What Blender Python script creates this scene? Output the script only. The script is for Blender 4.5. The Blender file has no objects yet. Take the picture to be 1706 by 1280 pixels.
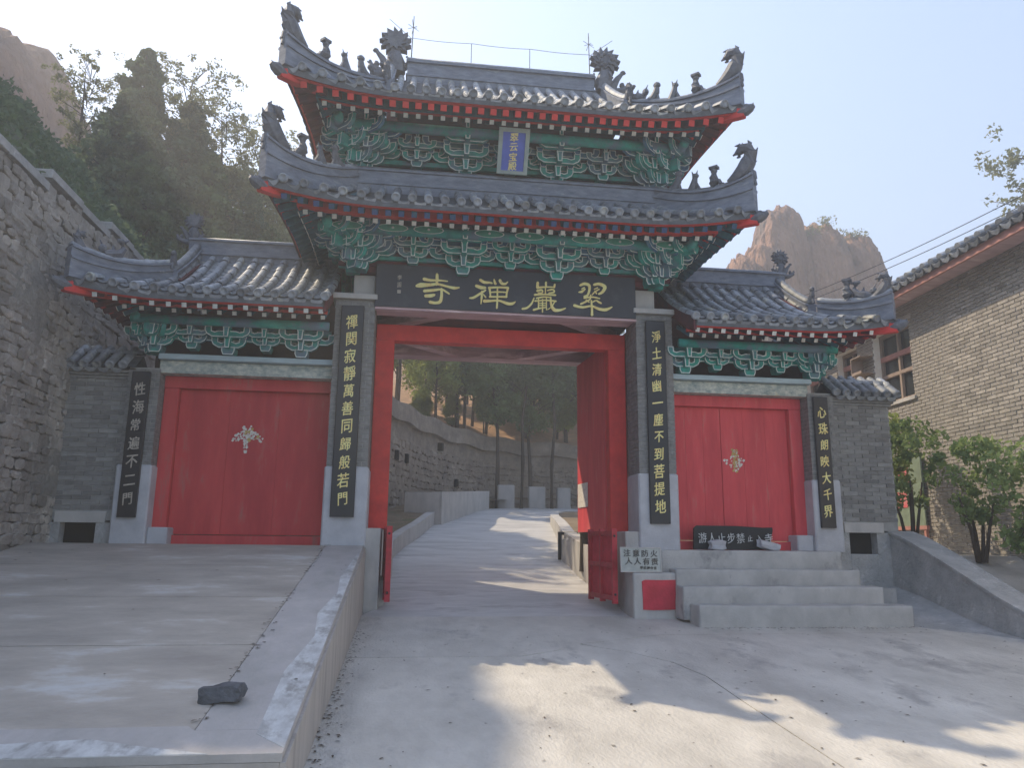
import bpy, bmesh, math, random
import numpy as np
from mathutils import Vector, Matrix, noise
random.seed(7); rng = np.random.default_rng(7)
S = bpy.context.scene
COL = S.collection

# ------------------------------------------------------------------ camera
YAW, PITCH, ROLL, FPX = 0.13201, 0.20372, 0.010873, 1277.85
CAM = Vector((-1.37, -10.8, 0.07))
def cam_basis():
    f = Vector((math.sin(YAW)*math.cos(PITCH), math.cos(YAW)*math.cos(PITCH), math.sin(PITCH)))
    r = Vector((math.cos(YAW), -math.sin(YAW), 0)); u = r.cross(f)
    c, s = math.cos(ROLL), math.sin(ROLL)
    return c*r+s*u, -s*r+c*u, f
R_, U_, F_ = cam_basis()
cd = bpy.data.cameras.new('camera'); co = bpy.data.objects.new('camera', cd); COL.objects.link(co)
cd.sensor_width = 36; cd.lens = FPX/1706*36; cd.clip_end = 2000; cd.clip_start = .05
co.matrix_world = Matrix(((R_.x, U_.x, -F_.x, CAM.x), (R_.y, U_.y, -F_.y, CAM.y), (R_.z, U_.z, -F_.z, CAM.z), (0, 0, 0, 1)))
S.camera = co
# ------------------------------------------------------------------ sky, sun, exposure
SUN = Vector((-.68, .555, 1.0)).normalized()
W = bpy.data.worlds.new('World'); S.world = W; W.use_nodes = True
nt = W.node_tree; bg = nt.nodes['Background']
sky = nt.nodes.new('ShaderNodeTexSky'); sky.sky_type = 'NISHITA'; sky.sun_disc = False
sky.sun_elevation = math.asin(SUN.z); sky.sun_rotation = math.atan2(SUN.x, SUN.y)
sky.air_density = 1.0; sky.dust_density = .9; sky.ozone_density = 1.3; sky.altitude = 200
nt.links.new(sky.outputs[0], bg.inputs[0]); bg.inputs[1].default_value = 0.15
sl = bpy.data.lights.new('sun', 'SUN'); so = bpy.data.objects.new('sun', sl); COL.objects.link(so)
sl.energy = 3.1; sl.angle = math.radians(.55); sl.color = (1, .84, .60)
so.rotation_euler = SUN.to_track_quat('Z', 'Y').to_euler(); so.location = (-20, 15, 30)
S.view_settings.view_transform = 'Standard'; S.view_settings.look = 'None'
S.view_settings.exposure = 1.36; S.view_settings.gamma = 1; S.view_settings.use_curve_mapping = False
S.cycles.max_bounces = 7; S.cycles.diffuse_bounces = 4

# ------------------------------------------------------------------ materials
ALB = dict(faded_red_door=1.12, worn_red_door=1.12, red_iron_paint=1.1, red_wall_paint=1.1, black_lacquer_board=1.3, sandstone_cliff=.85, road_concrete=1.42, road_concrete_drive=1.42, ramp_concrete=1.5, worn_ramp_edge=1.5, whitened_wear=1.13, ramp_wall_render=1.53, step_concrete=1.53, cast_concrete=1.47, pale_granite=1.27, cement_render=1.98, grey_clay_tile=1.64, dark_clay_pan=1.47, grey_ridge_clay=1.58, grey_figure_clay=1.47, red_paint=1.36, grey_brick=1.58, grey_brick_mass=1.58, grey_mortar=1.47, building_brick=1.53, building_brick_mass=1.53, pale_lime_mortar=1.58, rubble_stone=1.53, rubble_mortar=1.41, faded_mauve_beam=1.92, pale_grey_beam=1.47, worn_painted_beam=1.47, green_bracket_paint=1.53, blue_grey_bracket_paint=1.58, gold_lettering=1.13)
def mat(name, c1, c2=None, scale=6., rough=.85, bump=.3, bscale=None, c3=None, s3=1.2, t3=.55, rnd=0., stretch=(1, 1, 1), metal=0., spec=.3, dist=.01):
    m = bpy.data.materials.new(name); m.use_nodes = True; n = m.node_tree.nodes; L = m.node_tree.links
    p = n['Principled BSDF']; p.inputs['Roughness'].default_value = rough; p.inputs['Metallic'].default_value = metal
    p.inputs['Specular IOR Level'].default_value = spec
    g = n.new('ShaderNodeNewGeometry'); mp = n.new('ShaderNodeMapping'); mp.inputs['Scale'].default_value = stretch
    L.new(g.outputs['Position'], mp.inputs[0])
    nz = n.new('ShaderNodeTexNoise'); nz.inputs['Scale'].default_value = scale; nz.inputs['Detail'].default_value = 6; nz.inputs['Roughness'].default_value = .65
    L.new(mp.outputs[0], nz.inputs[0])
    cr = n.new('ShaderNodeValToRGB'); cr.color_ramp.elements[0].position = .34; cr.color_ramp.elements[1].position = .66
    c2 = c2 or tuple(x*.7 for x in c1)
    k_ = ALB.get(name, 1.); c1, c2 = tuple(min(.85, x*k_) for x in c1), tuple(min(.85, x*k_) for x in c2); c3 = tuple(min(.85, x*k_) for x in c3) if c3 else None
    cr.color_ramp.elements[0].color = (*c2, 1); cr.color_ramp.elements[1].color = (*c1, 1)
    L.new(nz.outputs[0], cr.inputs[0]); out = cr.outputs[0]
    if c3:
        n3 = n.new('ShaderNodeTexNoise'); n3.inputs['Scale'].default_value = s3; n3.inputs['Detail'].default_value = 8; n3.inputs['Roughness'].default_value = .7
        L.new(mp.outputs[0], n3.inputs[0])
        r3 = n.new('ShaderNodeValToRGB'); r3.color_ramp.elements[0].position = t3; r3.color_ramp.elements[1].position = t3+.12
        L.new(n3.outputs[0], r3.inputs[0])
        mx = n.new('ShaderNodeMix'); mx.data_type = 'RGBA'; L.new(r3.outputs[0], mx.inputs[0]); L.new(out, mx.inputs[6]); mx.inputs[7].default_value = (*c3, 1); out = mx.outputs[2]
    if rnd:
        oi = n.new('ShaderNodeObjectInfo'); hs = n.new('ShaderNodeHueSaturation')
        mr = n.new('ShaderNodeMapRange'); mr.inputs[3].default_value = 1-rnd; mr.inputs[4].default_value = 1+rnd
        L.new(oi.outputs['Random'], mr.inputs[0]); L.new(mr.outputs[0], hs.inputs['Value']); L.new(out, hs.inputs['Color']); out = hs.outputs[0]
    L.new(out, p.inputs['Base Color'])
    if bump:
        nb = n.new('ShaderNodeTexNoise'); nb.inputs['Scale'].default_value = bscale or scale*4; nb.inputs['Detail'].default_value = 5
        L.new(mp.outputs[0], nb.inputs[0]); b = n.new('ShaderNodeBump'); b.inputs['Strength'].default_value = bump; b.inputs['Distance'].default_value = dist
        L.new(nb.outputs[0], b.inputs['Height']); L.new(b.outputs[0], p.inputs['Normal'])
    return m
M = {}
M['tile'] = mat('grey_clay_tile', (.18, .19, .21), (.09, .10, .112), 9, .58, .5, c3=(.27, .265, .22), s3=3.1, t3=.56, rnd=.34, spec=.5)
M['tile_dark'] = mat('dark_clay_pan', (.085, .09, .10), (.05, .055, .06), 9, .7, .4)
M['ridge'] = mat('grey_ridge_clay', (.15, .165, .20), (.085, .095, .12), 5, .65, .5, c3=(.23, .24, .25), s3=3, t3=.6, stretch=(1, 1, 3))
M['figure'] = mat('grey_figure_clay', (.11, .115, .13), (.06, .065, .08), 14, .6, .5)
M['red'] = mat('red_paint', (.50, .035, .03), (.36, .022, .022), 4, .6, .15, c3=(.30, .05, .045), s3=5, t3=.62)
M['door'] = mat('faded_red_door', (.66, .075, .085), (.50, .05, .06), 1.6, .6, .3, c3=(.52, .13, .12), s3=3.2, t3=.56, stretch=(3, 3, .5))
M['door_old'] = mat('worn_red_door', (.58, .065, .065), (.42, .04, .045), 1.3, .6, .3, c3=(.40, .11, .10), s3=2.6, t3=.56, stretch=(2, 2, .4))
M['red_iron'] = mat('red_iron_paint', (.46, .03, .05), (.30, .025, .03), 10, .45, .15)
M['red_patch'] = mat('red_wall_paint', (.55, .045, .07), (.42, .035, .05), 7, .8, .3)
M['green'] = mat('green_bracket_paint', (.022, .24, .195), (.018, .13, .12), 7, .75, .2, c3=(.085, .13, .17), s3=2.4, t3=.48)
M['bluegrey'] = mat('blue_grey_bracket_paint', (.04, .13, .22), (.025, .07, .13), 8, .75, .2, c3=(.05, .15, .14), s3=3, t3=.5)
M['green_pale'] = mat('pale_green_motif', (.06, .34, .24), (.045, .24, .18), 12, .7, .1)  # lighter green paint of the purlin motifs
M['outline'] = mat('white_outline_paint', (.78, .82, .80), (.50, .56, .56), 14, .8, 0)
M['blue'] = mat('blue_rafter_paint', (.035, .06, .20), (.02, .08, .10), 9, .7, .1)
M['teal'] = mat('teal_rafter_paint', (.03, .13, .16), (.02, .06, .11), 9, .7, .1)
M['white'] = mat('white_rafter_end', (.72, .70, .66), (.5, .5, .48), 20, .8, 0)
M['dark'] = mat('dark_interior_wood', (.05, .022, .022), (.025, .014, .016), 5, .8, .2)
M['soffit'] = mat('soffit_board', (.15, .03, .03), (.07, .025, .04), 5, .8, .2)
M['mauve'] = mat('faded_mauve_beam', (.34, .24, .25), (.24, .16, .17), 3, .8, .25, c3=(.42, .33, .33), s3=2, stretch=(.6, 3, 3))
M['greybeam'] = mat('pale_grey_beam', (.34, .42, .44), (.24, .30, .33), 4, .8, .3, stretch=(.6, 3, 4))
M['worn'] = mat('worn_painted_beam', (.44, .44, .38), (.16, .20, .20), 16, .85, .5, c3=(.50, .36, .14), s3=3.4, t3=.60, stretch=(.7, 1, 1.3))
M['plate'] = mat('painted_plate', (.12, .22, .42), (.25, .40, .42), 3.2, .8, .2, c3=(.55, .48, .22), s3=3, t3=.6, stretch=(2.5, 1, .2))
M['gold'] = mat('gold_lettering', (.95, .72, .32), (.80, .56, .20), 12, .5, .3, spec=.4, c3=(.42, .30, .14), s3=14, t3=.60)
M['silver'] = mat('tarnished_lettering', (.50, .45, .38), (.36, .32, .28), 12, .5, .2)
M['black'] = mat('black_lacquer_board', (.022, .023, .03), (.014, .014, .02), 3, .42, .15, spec=.45, c3=(.04, .042, .048), s3=2.5)
M['couplet'] = mat('black_couplet_board', (.018, .017, .022), (.010, .010, .014), 3, .4, .15, spec=.45)
M['plaqueblue'] = mat('blue_plaque', (.12, .17, .60), (.09, .13, .45), 6, .6, .15)
M['plaqueframe'] = mat('plaque_frame', (.36, .43, .38), (.28, .33, .34), 9, .7, .2)
M['granite'] = mat('pale_granite', (.42, .42, .44), (.32, .32, .34), 3, .85, .4, 60, c3=(.34, .33, .33), s3=22, t3=.58)
M['cast'] = mat('cast_concrete', (.36, .34, .32), (.26, .25, .24), 3, .9, .4, 50, c3=(.22, .21, .20), s3=1.5, t3=.6, stretch=(1, 1, .5))
M['conc'] = mat('step_concrete', (.31, .30, .29), (.22, .215, .21), 2.6, .9, .45, 60, c3=(.165, .16, .16), s3=2.2, t3=.57, stretch=(1, 1, .8))
M['ramp'] = mat('ramp_concrete', (.33, .295, .255), (.225, .20, .175), 1.7, .9, .7, 35, c3=(.38, .37, .355), s3=1.7, t3=.57, stretch=(.6, 1.2, 1))
M['rampedge'] = mat('worn_ramp_edge', (.33, .305, .29), (.25, .235, .22), 3, .9, .4, 50, c3=(.29, .27, .26), s3=3.5, t3=.5, stretch=(1, .6, 1))
M['whitewear'] = mat('whitened_wear', (.56, .56, .55), (.38, .37, .36), 9, .9, .4, 50, c3=(.30, .285, .27), s3=7, t3=.5, stretch=(1, .5, 1))
M['rampwall'] = mat('ramp_wall_render', (.32, .29, .265), (.24, .22, .20), 2.6, .9, .35, 50, c3=(.19, .175, .16), s3=2.2, t3=.58, stretch=(1, 2.2, .35))
M['road'] = mat('road_concrete', (.43, .41, .375), (.29, .275, .25), 1.5, .62, 1., 40, c3=(.22, .21, .20), s3=1.1, t3=.545, stretch=(1, .5, 1), spec=.45)
M['road2'] = mat('road_concrete_drive', (.42, .41, .40), (.28, .275, .27), 1.7, .55, .6, 45, c3=(.25, .24, .235), s3=1.6, t3=.53, stretch=(.5, 1.8, 1), spec=.5)
M['joint'] = mat('dark_joint', (.11, .10, .09), (.06, .055, .05), 20, .95, .5)
M['render'] = mat('cement_render', (.23, .225, .22), (.15, .15, .148), 3.2, .95, .8, 26, c3=(.28, .275, .27), s3=5, t3=.58, dist=.03)
M['brick'] = mat('grey_brick', (.17, .165, .16), (.12, .118, .115), 7, .9, .5, 60, rnd=.25)
M['brickj'] = mat('grey_brick_mass', (.18, .175, .17), (.105, .103, .10), 11, .9, .5, 60)
M['mortar'] = mat('grey_mortar', (.27, .265, .255), (.20, .195, .19), 9, .95, .4, 60)
M['bbrick'] = mat('building_brick', (.235, .215, .19), (.165, .15, .135), 7, .9, .5, 60, rnd=.25)
M['bbrickj'] = mat('building_brick_mass', (.235, .215, .19), (.16, .145, .13), 9, .9, .5, 60)
M['bmortar'] = mat('pale_lime_mortar', (.60, .57, .52), (.50, .47, .43), 9, .95, .4, 60)
M['rubble2'] = mat('tan_rubble_stone', (.36, .29, .23), (.22, .18, .15), 3.2, .95, .8, 22, c3=(.42, .36, .30), s3=1.5, dist=.03)
M['rubble'] = mat('rubble_stone', (.235, .215, .195), (.15, .138, .125), 3.2, .95, .8, 22, c3=(.30, .27, .24), s3=1.5, rnd=.25, dist=.03)
M['rubblem'] = mat('rubble_mortar', (.20, .19, .175), (.13, .125, .115), 5, .95, .8, 18, dist=.04)
M['soil'] = mat('bare_soil', (.24, .18, .12), (.15, .11, .07), 2.5, .98, .8, 12, c3=(.12, .13, .06), s3=.9, t3=.55, dist=.05)
M['litter'] = mat('leaf_littered_soil', (.52, .31, .18), (.32, .20, .12), 2.5, .98, .9, 9, c3=(.12, .13, .05), s3=.8, t3=.58, dist=.06)
M['slope'] = mat('scrubby_slope', (.10, .115, .065), (.055, .07, .04), 1.2, .98, .9, 6, c3=(.15, .12, .08), s3=.6, t3=.57, dist=.1)  # scrub tone, darkened further to carry the shade of this slope face
M['hill'] = mat('dry_hillside', (.32, .25, .16), (.17, .15, .09), .35, .98, .9, 2, c3=(.13, .14, .07), s3=.25, t3=.53, dist=.4)
M['rock'] = mat('sandstone_cliff', (.40, .225, .145), (.22, .13, .095), .4, .95, 1., 2., c3=(.17, .13, .11), s3=.3, t3=.55, stretch=(1, 1, .45), dist=.7)
M['ground'] = mat('far_ground', (.20, .17, .12), (.13, .12, .08), .2, .98, .5, 2)
M['bark'] = mat('bark', (.10, .075, .055), (.05, .04, .032), 12, .95, .8, 30, stretch=(1, 1, .3))
M['wood'] = mat('window_wood', (.34, .26, .21), (.24, .18, .15), 6, .8, .2)
M['pink'] = mat('pink_fascia', (.50, .24, .20), (.36, .17, .15), 4, .8, .2)
M['glass'] = mat('dark_glass', (.03, .035, .04), (.02, .022, .025), 3, .15, 0, spec=.6)
M['iron'] = mat('dark_iron', (.05, .05, .055), (.03, .03, .03), 12, .5, .1, metal=.4)
M['black_stone'] = mat('black_slate', (.018, .019, .022), (.010, .011, .013), 5, .5, .3)
M['chalk'] = mat('chalk_lettering', (.62, .64, .64), (.45, .46, .46), 20, .9, 0)
M['signface'] = mat('pale_sign_face', (.46, .48, .45), (.36, .38, .36), 8, .7, .1)
M['signink'] = mat('sign_ink', (.13, .12, .11), (.09, .085, .08), 12, .8, 0)
M['paper'] = mat('torn_paper', (.80, .77, .71), (.58, .52, .46), 30, .9, .3)
M['papergold'] = mat('gilt_paper', (.60, .45, .16), (.45, .30, .10), 30, .8, .2)
M['boulder'] = mat('loose_rock', (.14, .145, .16), (.07, .072, .08), 7, .85, .8, 20, dist=.03)
M['hole'] = mat('culvert_dark', (.02, .018, .016), (.012, .011, .01), 5, .95, .2)
M['banner'] = mat('red_pink_banner', (.60, .06, .08), (.55, .25, .25), 9, .8, .1)
M['bannergreen'] = mat('grey_green_board', (.22, .28, .20), (.16, .2, .15), 6, .8, .1)
def leafmat(name, c1, c2):
    m = mat(name, c1, c2, 1.8, .7, 0, rnd=.12)
    n = m.node_tree.nodes; L = m.node_tree.links; p = n['Principled BSDF']
    tr = n.new('ShaderNodeBsdfTranslucent'); mx = n.new('ShaderNodeMixShader'); mx.inputs[0].default_value = .42
    src = p.inputs['Base Color'].links[0].from_socket
    L.new(src, tr.inputs[0]); L.new(p.outputs[0], mx.inputs[1]); L.new(tr.outputs[0], mx.inputs[2]); L.new(mx.outputs[0], n['Material Output'].inputs[0])
    return m
M['leaf_dark'] = leafmat('dark_juniper_foliage', (.15, .20, .10), (.08, .12, .07))
M['leaf_mid'] = leafmat('pine_foliage', (.16, .21, .085), (.085, .125, .055))
M['leaf_bright'] = leafmat('bright_foliage', (.36, .42, .12), (.22, .29, .08))
M['leaf_dry'] = leafmat('dry_foliage', (.30, .30, .15), (.17, .18, .09))
M['leaf_fresh'] = leafmat('fresh_green_foliage', (.22, .31, .12), (.13, .20, .08))
M['leaf_bush'] = leafmat('glossy_bush_leaf', (.28, .36, .13), (.14, .21, .07))

# ------------------------------------------------------------------ mesh helpers
class MB:
    def __init__(s): s.v = []; s.f = []; s.m = []
    def add(s, vs, fs, mi=0):
        o = len(s.v); s.v += [tuple(v) for v in vs]; s.f += [tuple(i+o for i in f) for f in fs]; s.m += [mi]*len(fs); return s
    def box(s, x0, x1, y0, y1, z0, z1, mi=0, faces=None):
        vs = [(x0, y0, z0), (x1, y0, z0), (x1, y1, z0), (x0, y1, z0), (x0, y0, z1), (x1, y0, z1), (x1, y1, z1), (x0, y1, z1)]
        fs = [(0, 3, 2, 1), (4, 5, 6, 7), (0, 1, 5, 4), (1, 2, 6, 5), (2, 3, 7, 6), (3, 0, 4, 7)]
        return s.add(vs, fs, mi)
    def cham(s, x0, x1, y0, y1, z0, z1, b, mi=0):
        """box with chamfered vertical and top edges (cheap bevel)"""
        def ring(x0, x1, y0, y1, z): return [(x0+b, y0, z), (x1-b, y0, z), (x1, y0+b, z), (x1, y1-b, z), (x1-b, y1, z), (x0+b, y1, z), (x0, y1-b, z), (x0, y0+b, z)]
        vs = ring(x0, x1, y0, y1, z0)+ring(x0, x1, y0, y1, z1-b)
        i = b; vs += [(x, y, z1) for x, y, z in [(x0+b+i*.4, y0+i, 0), (x1-b-i*.4, y0+i, 0), (x1-i, y0+b+i*.4, 0), (x1-i, y1-b-i*.4, 0), (x1-b-i*.4, y1-i, 0), (x0+b+i*.4, y1-i, 0), (x0+i, y1-b-i*.4, 0), (x0+i, y0+b+i*.4, 0)]]
        fs = [tuple(range(7, -1, -1)), tuple(range(16, 24))]
        for r in (0, 8): fs += [(r+k, r+(k+1) % 8, r+8+(k+1) % 8, r+8+k) for k in range(8)]
        return s.add(vs, fs, mi)
    def prism(s, poly, a0, a1, axis='y', mi=0):
        """extrude a 2-D outline along axis; y: (x,z) outline, x: (y,z), z: (x,y)"""
        n = len(poly)
        area = sum(poly[i][0]*poly[(i+1) % n][1]-poly[(i+1) % n][0]*poly[i][1] for i in range(n))
        if area < 0: poly = poly[::-1]
        mk = {'y': lambda p, a: (p[0], a, p[1]), 'x': lambda p, a: (a, p[0], p[1]), 'z': lambda p, a: (p[0], p[1], a)}[axis]
        vs = [mk(p, a0) for p in poly]+[mk(p, a1) for p in poly]
        fs = [tuple(range(n)), tuple(range(2*n-1, n-1, -1))]+[(i, i+n, (i+1) % n+n, (i+1) % n) for i in range(n)]
        if axis != 'y': fs = [f[::-1] for f in fs]
        return s.add(vs, fs, mi)
    def tube(s, pts, rad, n=6, mi=0, cap=True, half=False):
        pts = [Vector(p) for p in pts]; rings = []
        if not hasattr(rad, '__len__'): rad = [rad]*len(pts)
        o = len(s.v); ref = Vector((0, 0, 1))
        for i, p in enumerate(pts):
            d = (pts[min(i+1, len(pts)-1)]-pts[max(i-1, 0)]).normalized()
            u = d.cross(ref)
            if u.length < 1e-3: u = d.cross(Vector((0, 1, 0)))
            u.normalize(); w = u.cross(d).normalized()
            for k in range(n):
                a = (math.pi*k/(n-1)) if half else 2*math.pi*k/n
                s.v.append(tuple(p+rad[i]*(math.cos(a)*u+math.sin(a)*w)))
        kk = n-1 if half else n
        for i in range(len(pts)-1):
            for k in range(kk):
                a, b = o+i*n+k, o+i*n+(k+1) % n; s.f.append((a, b, b+n, a+n)); s.m.append(mi)
        if cap:
            s.f.append(tuple(o+k for k in range(n-1, -1, -1))); s.m.append(mi)
            e = o+(len(pts)-1)*n; s.f.append(tuple(e+k for k in range(n))); s.m.append(mi)
        return s
    def blob(s, c, r, mi=0, seg=8, ring=5, jit=0.):
        if not hasattr(r, '__len__'): r = (r, r, r)
        vs = [(c[0], c[1], c[2]-r[2])]
        for i in range(1, ring):
            a = -math.pi/2+math.pi*i/ring
            for k in range(seg):
                b = 2*math.pi*k/seg; q = 1+random.uniform(-jit, jit)
                vs.append((c[0]+q*r[0]*math.cos(a)*math.cos(b), c[1]+q*r[1]*math.cos(a)*math.sin(b), c[2]+q*r[2]*math.sin(a)))
        vs.append((c[0], c[1], c[2]+r[2])); fs = []
        for k in range(seg): fs.append((0, 1+(k+1) % seg, 1+k))
        for i in range(ring-2):
            for k in range(seg): a = 1+i*seg; fs.append((a+k, a+(k+1) % seg, a+seg+(k+1) % seg, a+seg+k))
        t = len(vs)-1; a = 1+(ring-2)*seg
        for k in range(seg): fs.append((a+k, a+(k+1) % seg, t))
        return s.add(vs, fs, mi)
    def grid(s, fn, nu, nv, mi=0, flip=False):
        o = len(s.v)
        for i in range(nu+1):
            for j in range(nv+1): s.v.append(tuple(fn(i/nu, j/nv)))
        for i in range(nu):
            for j in range(nv):
                a = o+i*(nv+1)+j; f = (a, a+nv+1, a+nv+2, a+1); s.f.append(f[::-1] if flip else f); s.m.append(mi)
        return s
    def sweep(s, path, w, hb, ht, mi=0):
        """rectangular section along a path (list of Vector): width w, from hb below to ht above; hb/ht may be lists"""
        n = len(path); path = [Vector(p) for p in path]; o = len(s.v)
        for i, p in enumerate(path):
            d = path[min(i+1, n-1)]-path[max(i-1, 0)]; d.z = 0; d.normalize(); u = Vector((d.y, -d.x, 0))
            W_ = w[i] if hasattr(w, '__len__') else w
            b = hb[i] if hasattr(hb, '__len__') else hb; t = ht[i] if hasattr(ht, '__len__') else ht
            for q, z in ((-1, b), (1, b), (1, t), (-1, t)): s.v.append(tuple(p+u*q*W_/2+Vector((0, 0, z))))
        for i in range(n-1):
            for k in range(4): a, b = o+4*i+k, o+4*i+(k+1) % 4; s.f.append((a, a+4, b+4, b)); s.m.append(mi)
        s.f.append((o, o+1, o+2, o+3)); e = o+4*(n-1); s.f.append((e+3, e+2, e+1, e)); s.m += [mi, mi]
        return s
    def mesh(s, name, mats, smooth=False):
        me = bpy.data.meshes.new(name); me.from_pydata(s.v, [], s.f)
        for m in mats: me.materials.append(M[m])
        me.polygons.foreach_set('material_index', s.m)
        if smooth: me.polygons.foreach_set('use_smooth', [True]*len(s.f))
        me.update(); return me
def rbox(x0, x1, y0, y1, z0, z1, name, mt, b=.02, amp=.007, seed=0):
    """cast block with rounded, slightly chipped edges"""
    b_ = bmesh.new(); bmesh.ops.create_cube(b_, size=1)
    for v in b_.verts: v.co = Vector((lerp(x0, x1, v.co.x+.5), lerp(y0, y1, v.co.y+.5), lerp(z0, z1, v.co.z+.5)))
    for ax, L_ in ((0, x1-x0), (1, y1-y0), (2, z1-z0)):
        n_ = min(24, int(L_/.11))
        if n_ < 1: continue
        for i in range(1, n_+1):
            p = Vector((x0, y0, z0)); p[ax] += L_*i/(n_+1); nn_ = Vector((0, 0, 0)); nn_[ax] = 1
            bmesh.ops.bisect_plane(b_, geom=b_.verts[:]+b_.edges[:]+b_.faces[:], plane_co=p, plane_no=nn_)
    eg = [e for e in b_.edges if len(e.link_faces) == 2 and e.calc_face_angle(0) > 1]
    bmesh.ops.bevel(b_, geom=eg, offset=b, segments=2, profile=.6, affect='EDGES')
    for v in b_.verts:
        q = v.co*6+Vector((seed*3.1, 0, 0)); v.co += Vector((noise.noise(q), noise.noise(q+Vector((9, 0, 0))), noise.noise(q+Vector((0, 9, 0)))))*amp*2
    m_ = bpy.data.meshes.new(name); b_.to_mesh(m_); b_.free(); m_.materials.append(M[mt]); m_.polygons.foreach_set('use_smooth', [True]*len(m_.polygons)); return m_
WL = {}   # world location of every parent
def link(o, parent=None, loc=(0, 0, 0)):
    COL.objects.link(o); p = Vector((0, 0, 0))
    if parent is not None: o.parent = parent; p = WL[parent.name]
    o.location = Vector(loc)-p; WL[o.name] = Vector(loc); return o
def part(name, mb, mats, parent=None, smooth=False, loc=(0, 0, 0)):
    if isinstance(mats, str): mats = [mats]
    me = mb.mesh(name, mats, smooth) if isinstance(mb, MB) else mb
    return link(bpy.data.objects.new(name, me), parent, loc)
def inst(name, me, parent, mw):
    """object sharing mesh me placed by a world matrix mw (no rotation on the parents)"""
    o = bpy.data.objects.new(name, me); COL.objects.link(o)
    WL[o.name] = mw.to_translation()
    if parent is not None: o.parent = parent; mw = Matrix.Translation(-WL[parent.name]) @ mw
    o.matrix_local = mw; return o
def tag(o, label, cat, group=None, kind=None):
    if label: o['label'] = label
    if cat: o['category'] = cat
    if group: o['group'] = group
    if kind: o['kind'] = kind
    return o
def thing(name, label, cat, loc=(0, 0, 0), group=None):
    return tag(link(bpy.data.objects.new(name, None), None, loc), label, cat, group)
def struct(name, mb, mats, smooth=False, parent=None):
    o = part(name, mb, mats, parent, smooth)
    if parent is None: o['kind'] = 'structure'
    return o
def frame(origin, xdir, ydir):
    x = Vector(xdir).normalized(); y = Vector(ydir); y = (y-x*y.dot(x)).normalized(); z = x.cross(y)
    o = Vector(origin); return Matrix(((x.x, y.x, z.x, o.x), (x.y, y.y, z.y, o.y), (x.z, y.z, z.z, o.z), (0, 0, 0, 1)))
def frame_yz(origin, ydir, zdir):
    y = Vector(ydir).normalized(); z = Vector(zdir); z = (z-y*z.dot(y)).normalized(); x = y.cross(z)
    o = Vector(origin); return Matrix(((x.x, y.x, z.x, o.x), (x.y, y.y, z.y, o.y), (x.z, y.z, z.z, o.z), (0, 0, 0, 1)))
def lerp(a, b, t): return a+(b-a)*t
# ---- lettering
GC = {}
def glyph(ch, size, depth=.006, bold=.0, mtl='gold'):
    k = (ch, round(size, 3), mtl, bold)
    if k in GC: return GC[k]
    c = bpy.data.curves.new('t', 'FONT'); c.body = ch; c.size = 1; c.extrude = depth/size/2; c.resolution_u = 3
    o = bpy.data.objects.new('t', c); COL.objects.link(o); bpy.context.view_layer.update()
    me = bpy.data.meshes.new_from_object(o.evaluated_get(bpy.context.evaluated_depsgraph_get()))
    bpy.data.objects.remove(o); bpy.data.curves.remove(c)
    co_ = np.zeros(len(me.vertices)*3); me.vertices.foreach_get('co', co_); co_ = co_.reshape(-1, 3)
    if len(co_):
        cx = (co_[:, 0].min()+co_[:, 0].max())/2; cy = (co_[:, 1].min()+co_[:, 1].max())/2
        co_[:, 0] -= cx; co_[:, 1] -= cy
        co_[:, 1] += .12*co_[:, 0]     # strokes rise to the right as in brush writing
        co_ *= size
        me.vertices.foreach_set('co', co_.ravel())
    if bold and len(co_):
        vs_, fs_ = [], []
        for q, (dx, dy) in enumerate(((0, 0), (.9, .35), (-.5, -.7))):
            o_ = len(vs_); vs_ += [(p[0]+dx*bold*size, p[1]+dy*bold*size, p[2]-.0006*q) for p in co_]; fs_ += [tuple(i+o_ for i in p.vertices) for p in me.polygons]
        me = bpy.data.meshes.new('character'); me.from_pydata(vs_, [], fs_)
    me.materials.clear(); me.materials.append(M[mtl]); me.name = 'character'; me.update(); GC[k] = me; return me
def write(ch, size, at, parent, mtl='gold', bold=0., sx=1., tilt=0., fx=(1, 0, 0), up=(0, 0, 1)):
    me = glyph(ch, size, mtl=mtl, bold=bold)
    mw = frame(at, fx, up)
    if tilt: mw = mw @ Matrix.Rotation(tilt, 4, 'Z')
    return inst('character', me, parent, mw @ Matrix.Diagonal((sx, 1, 1, 1)))

# ================================================================== GROUND
def gz(y): return -.9+.062*(y+.6)          # forecourt
def rz(y): return -.9+.14*(y+.4) if y > -.4 else gz(y)
def big(u, v):
    x = -120+240*u; y = -90+240*v; return (x, y, -2.6)
struct('ground', MB().grid(big, 8, 8), 'ground')
fc = MB(); fc.grid(lambda u, v: (lerp(-2.6, 9, u), lerp(-16, .2, v), gz(lerp(-16, .2, v))-.035), 4, 8)
base = struct('forecourt', fc, 'joint')
def slab(poly, zfn, th=.03, name='concrete_slab', mt='road', parent=None):
    n = len(poly); vs = [(x, y, zfn(x, y)) for x, y in poly]+[(x, y, zfn(x, y)-th) for x, y in poly]
    area = sum(poly[i][0]*poly[(i+1) % n][1]-poly[(i+1) % n][0]*poly[i][1] for i in range(n))
    idx = list(range(n)) if area > 0 else list(range(n-1, -1, -1))
    fs = [tuple(idx)]+[(idx[(i+1) % n], idx[i], idx[i]+n, idx[(i+1) % n]+n) for i in range(n)]
    return part(name, MB().add(vs, fs), mt, parent)
G = lambda x, y: gz(y)
cl = [(.62, -2.35), (.95, -2.7), (1.25, -3.2), (1.36, -3.8), (1.33, -4.6), (1.30, -6), (1.25, -9), (1.2, -16)]
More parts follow.
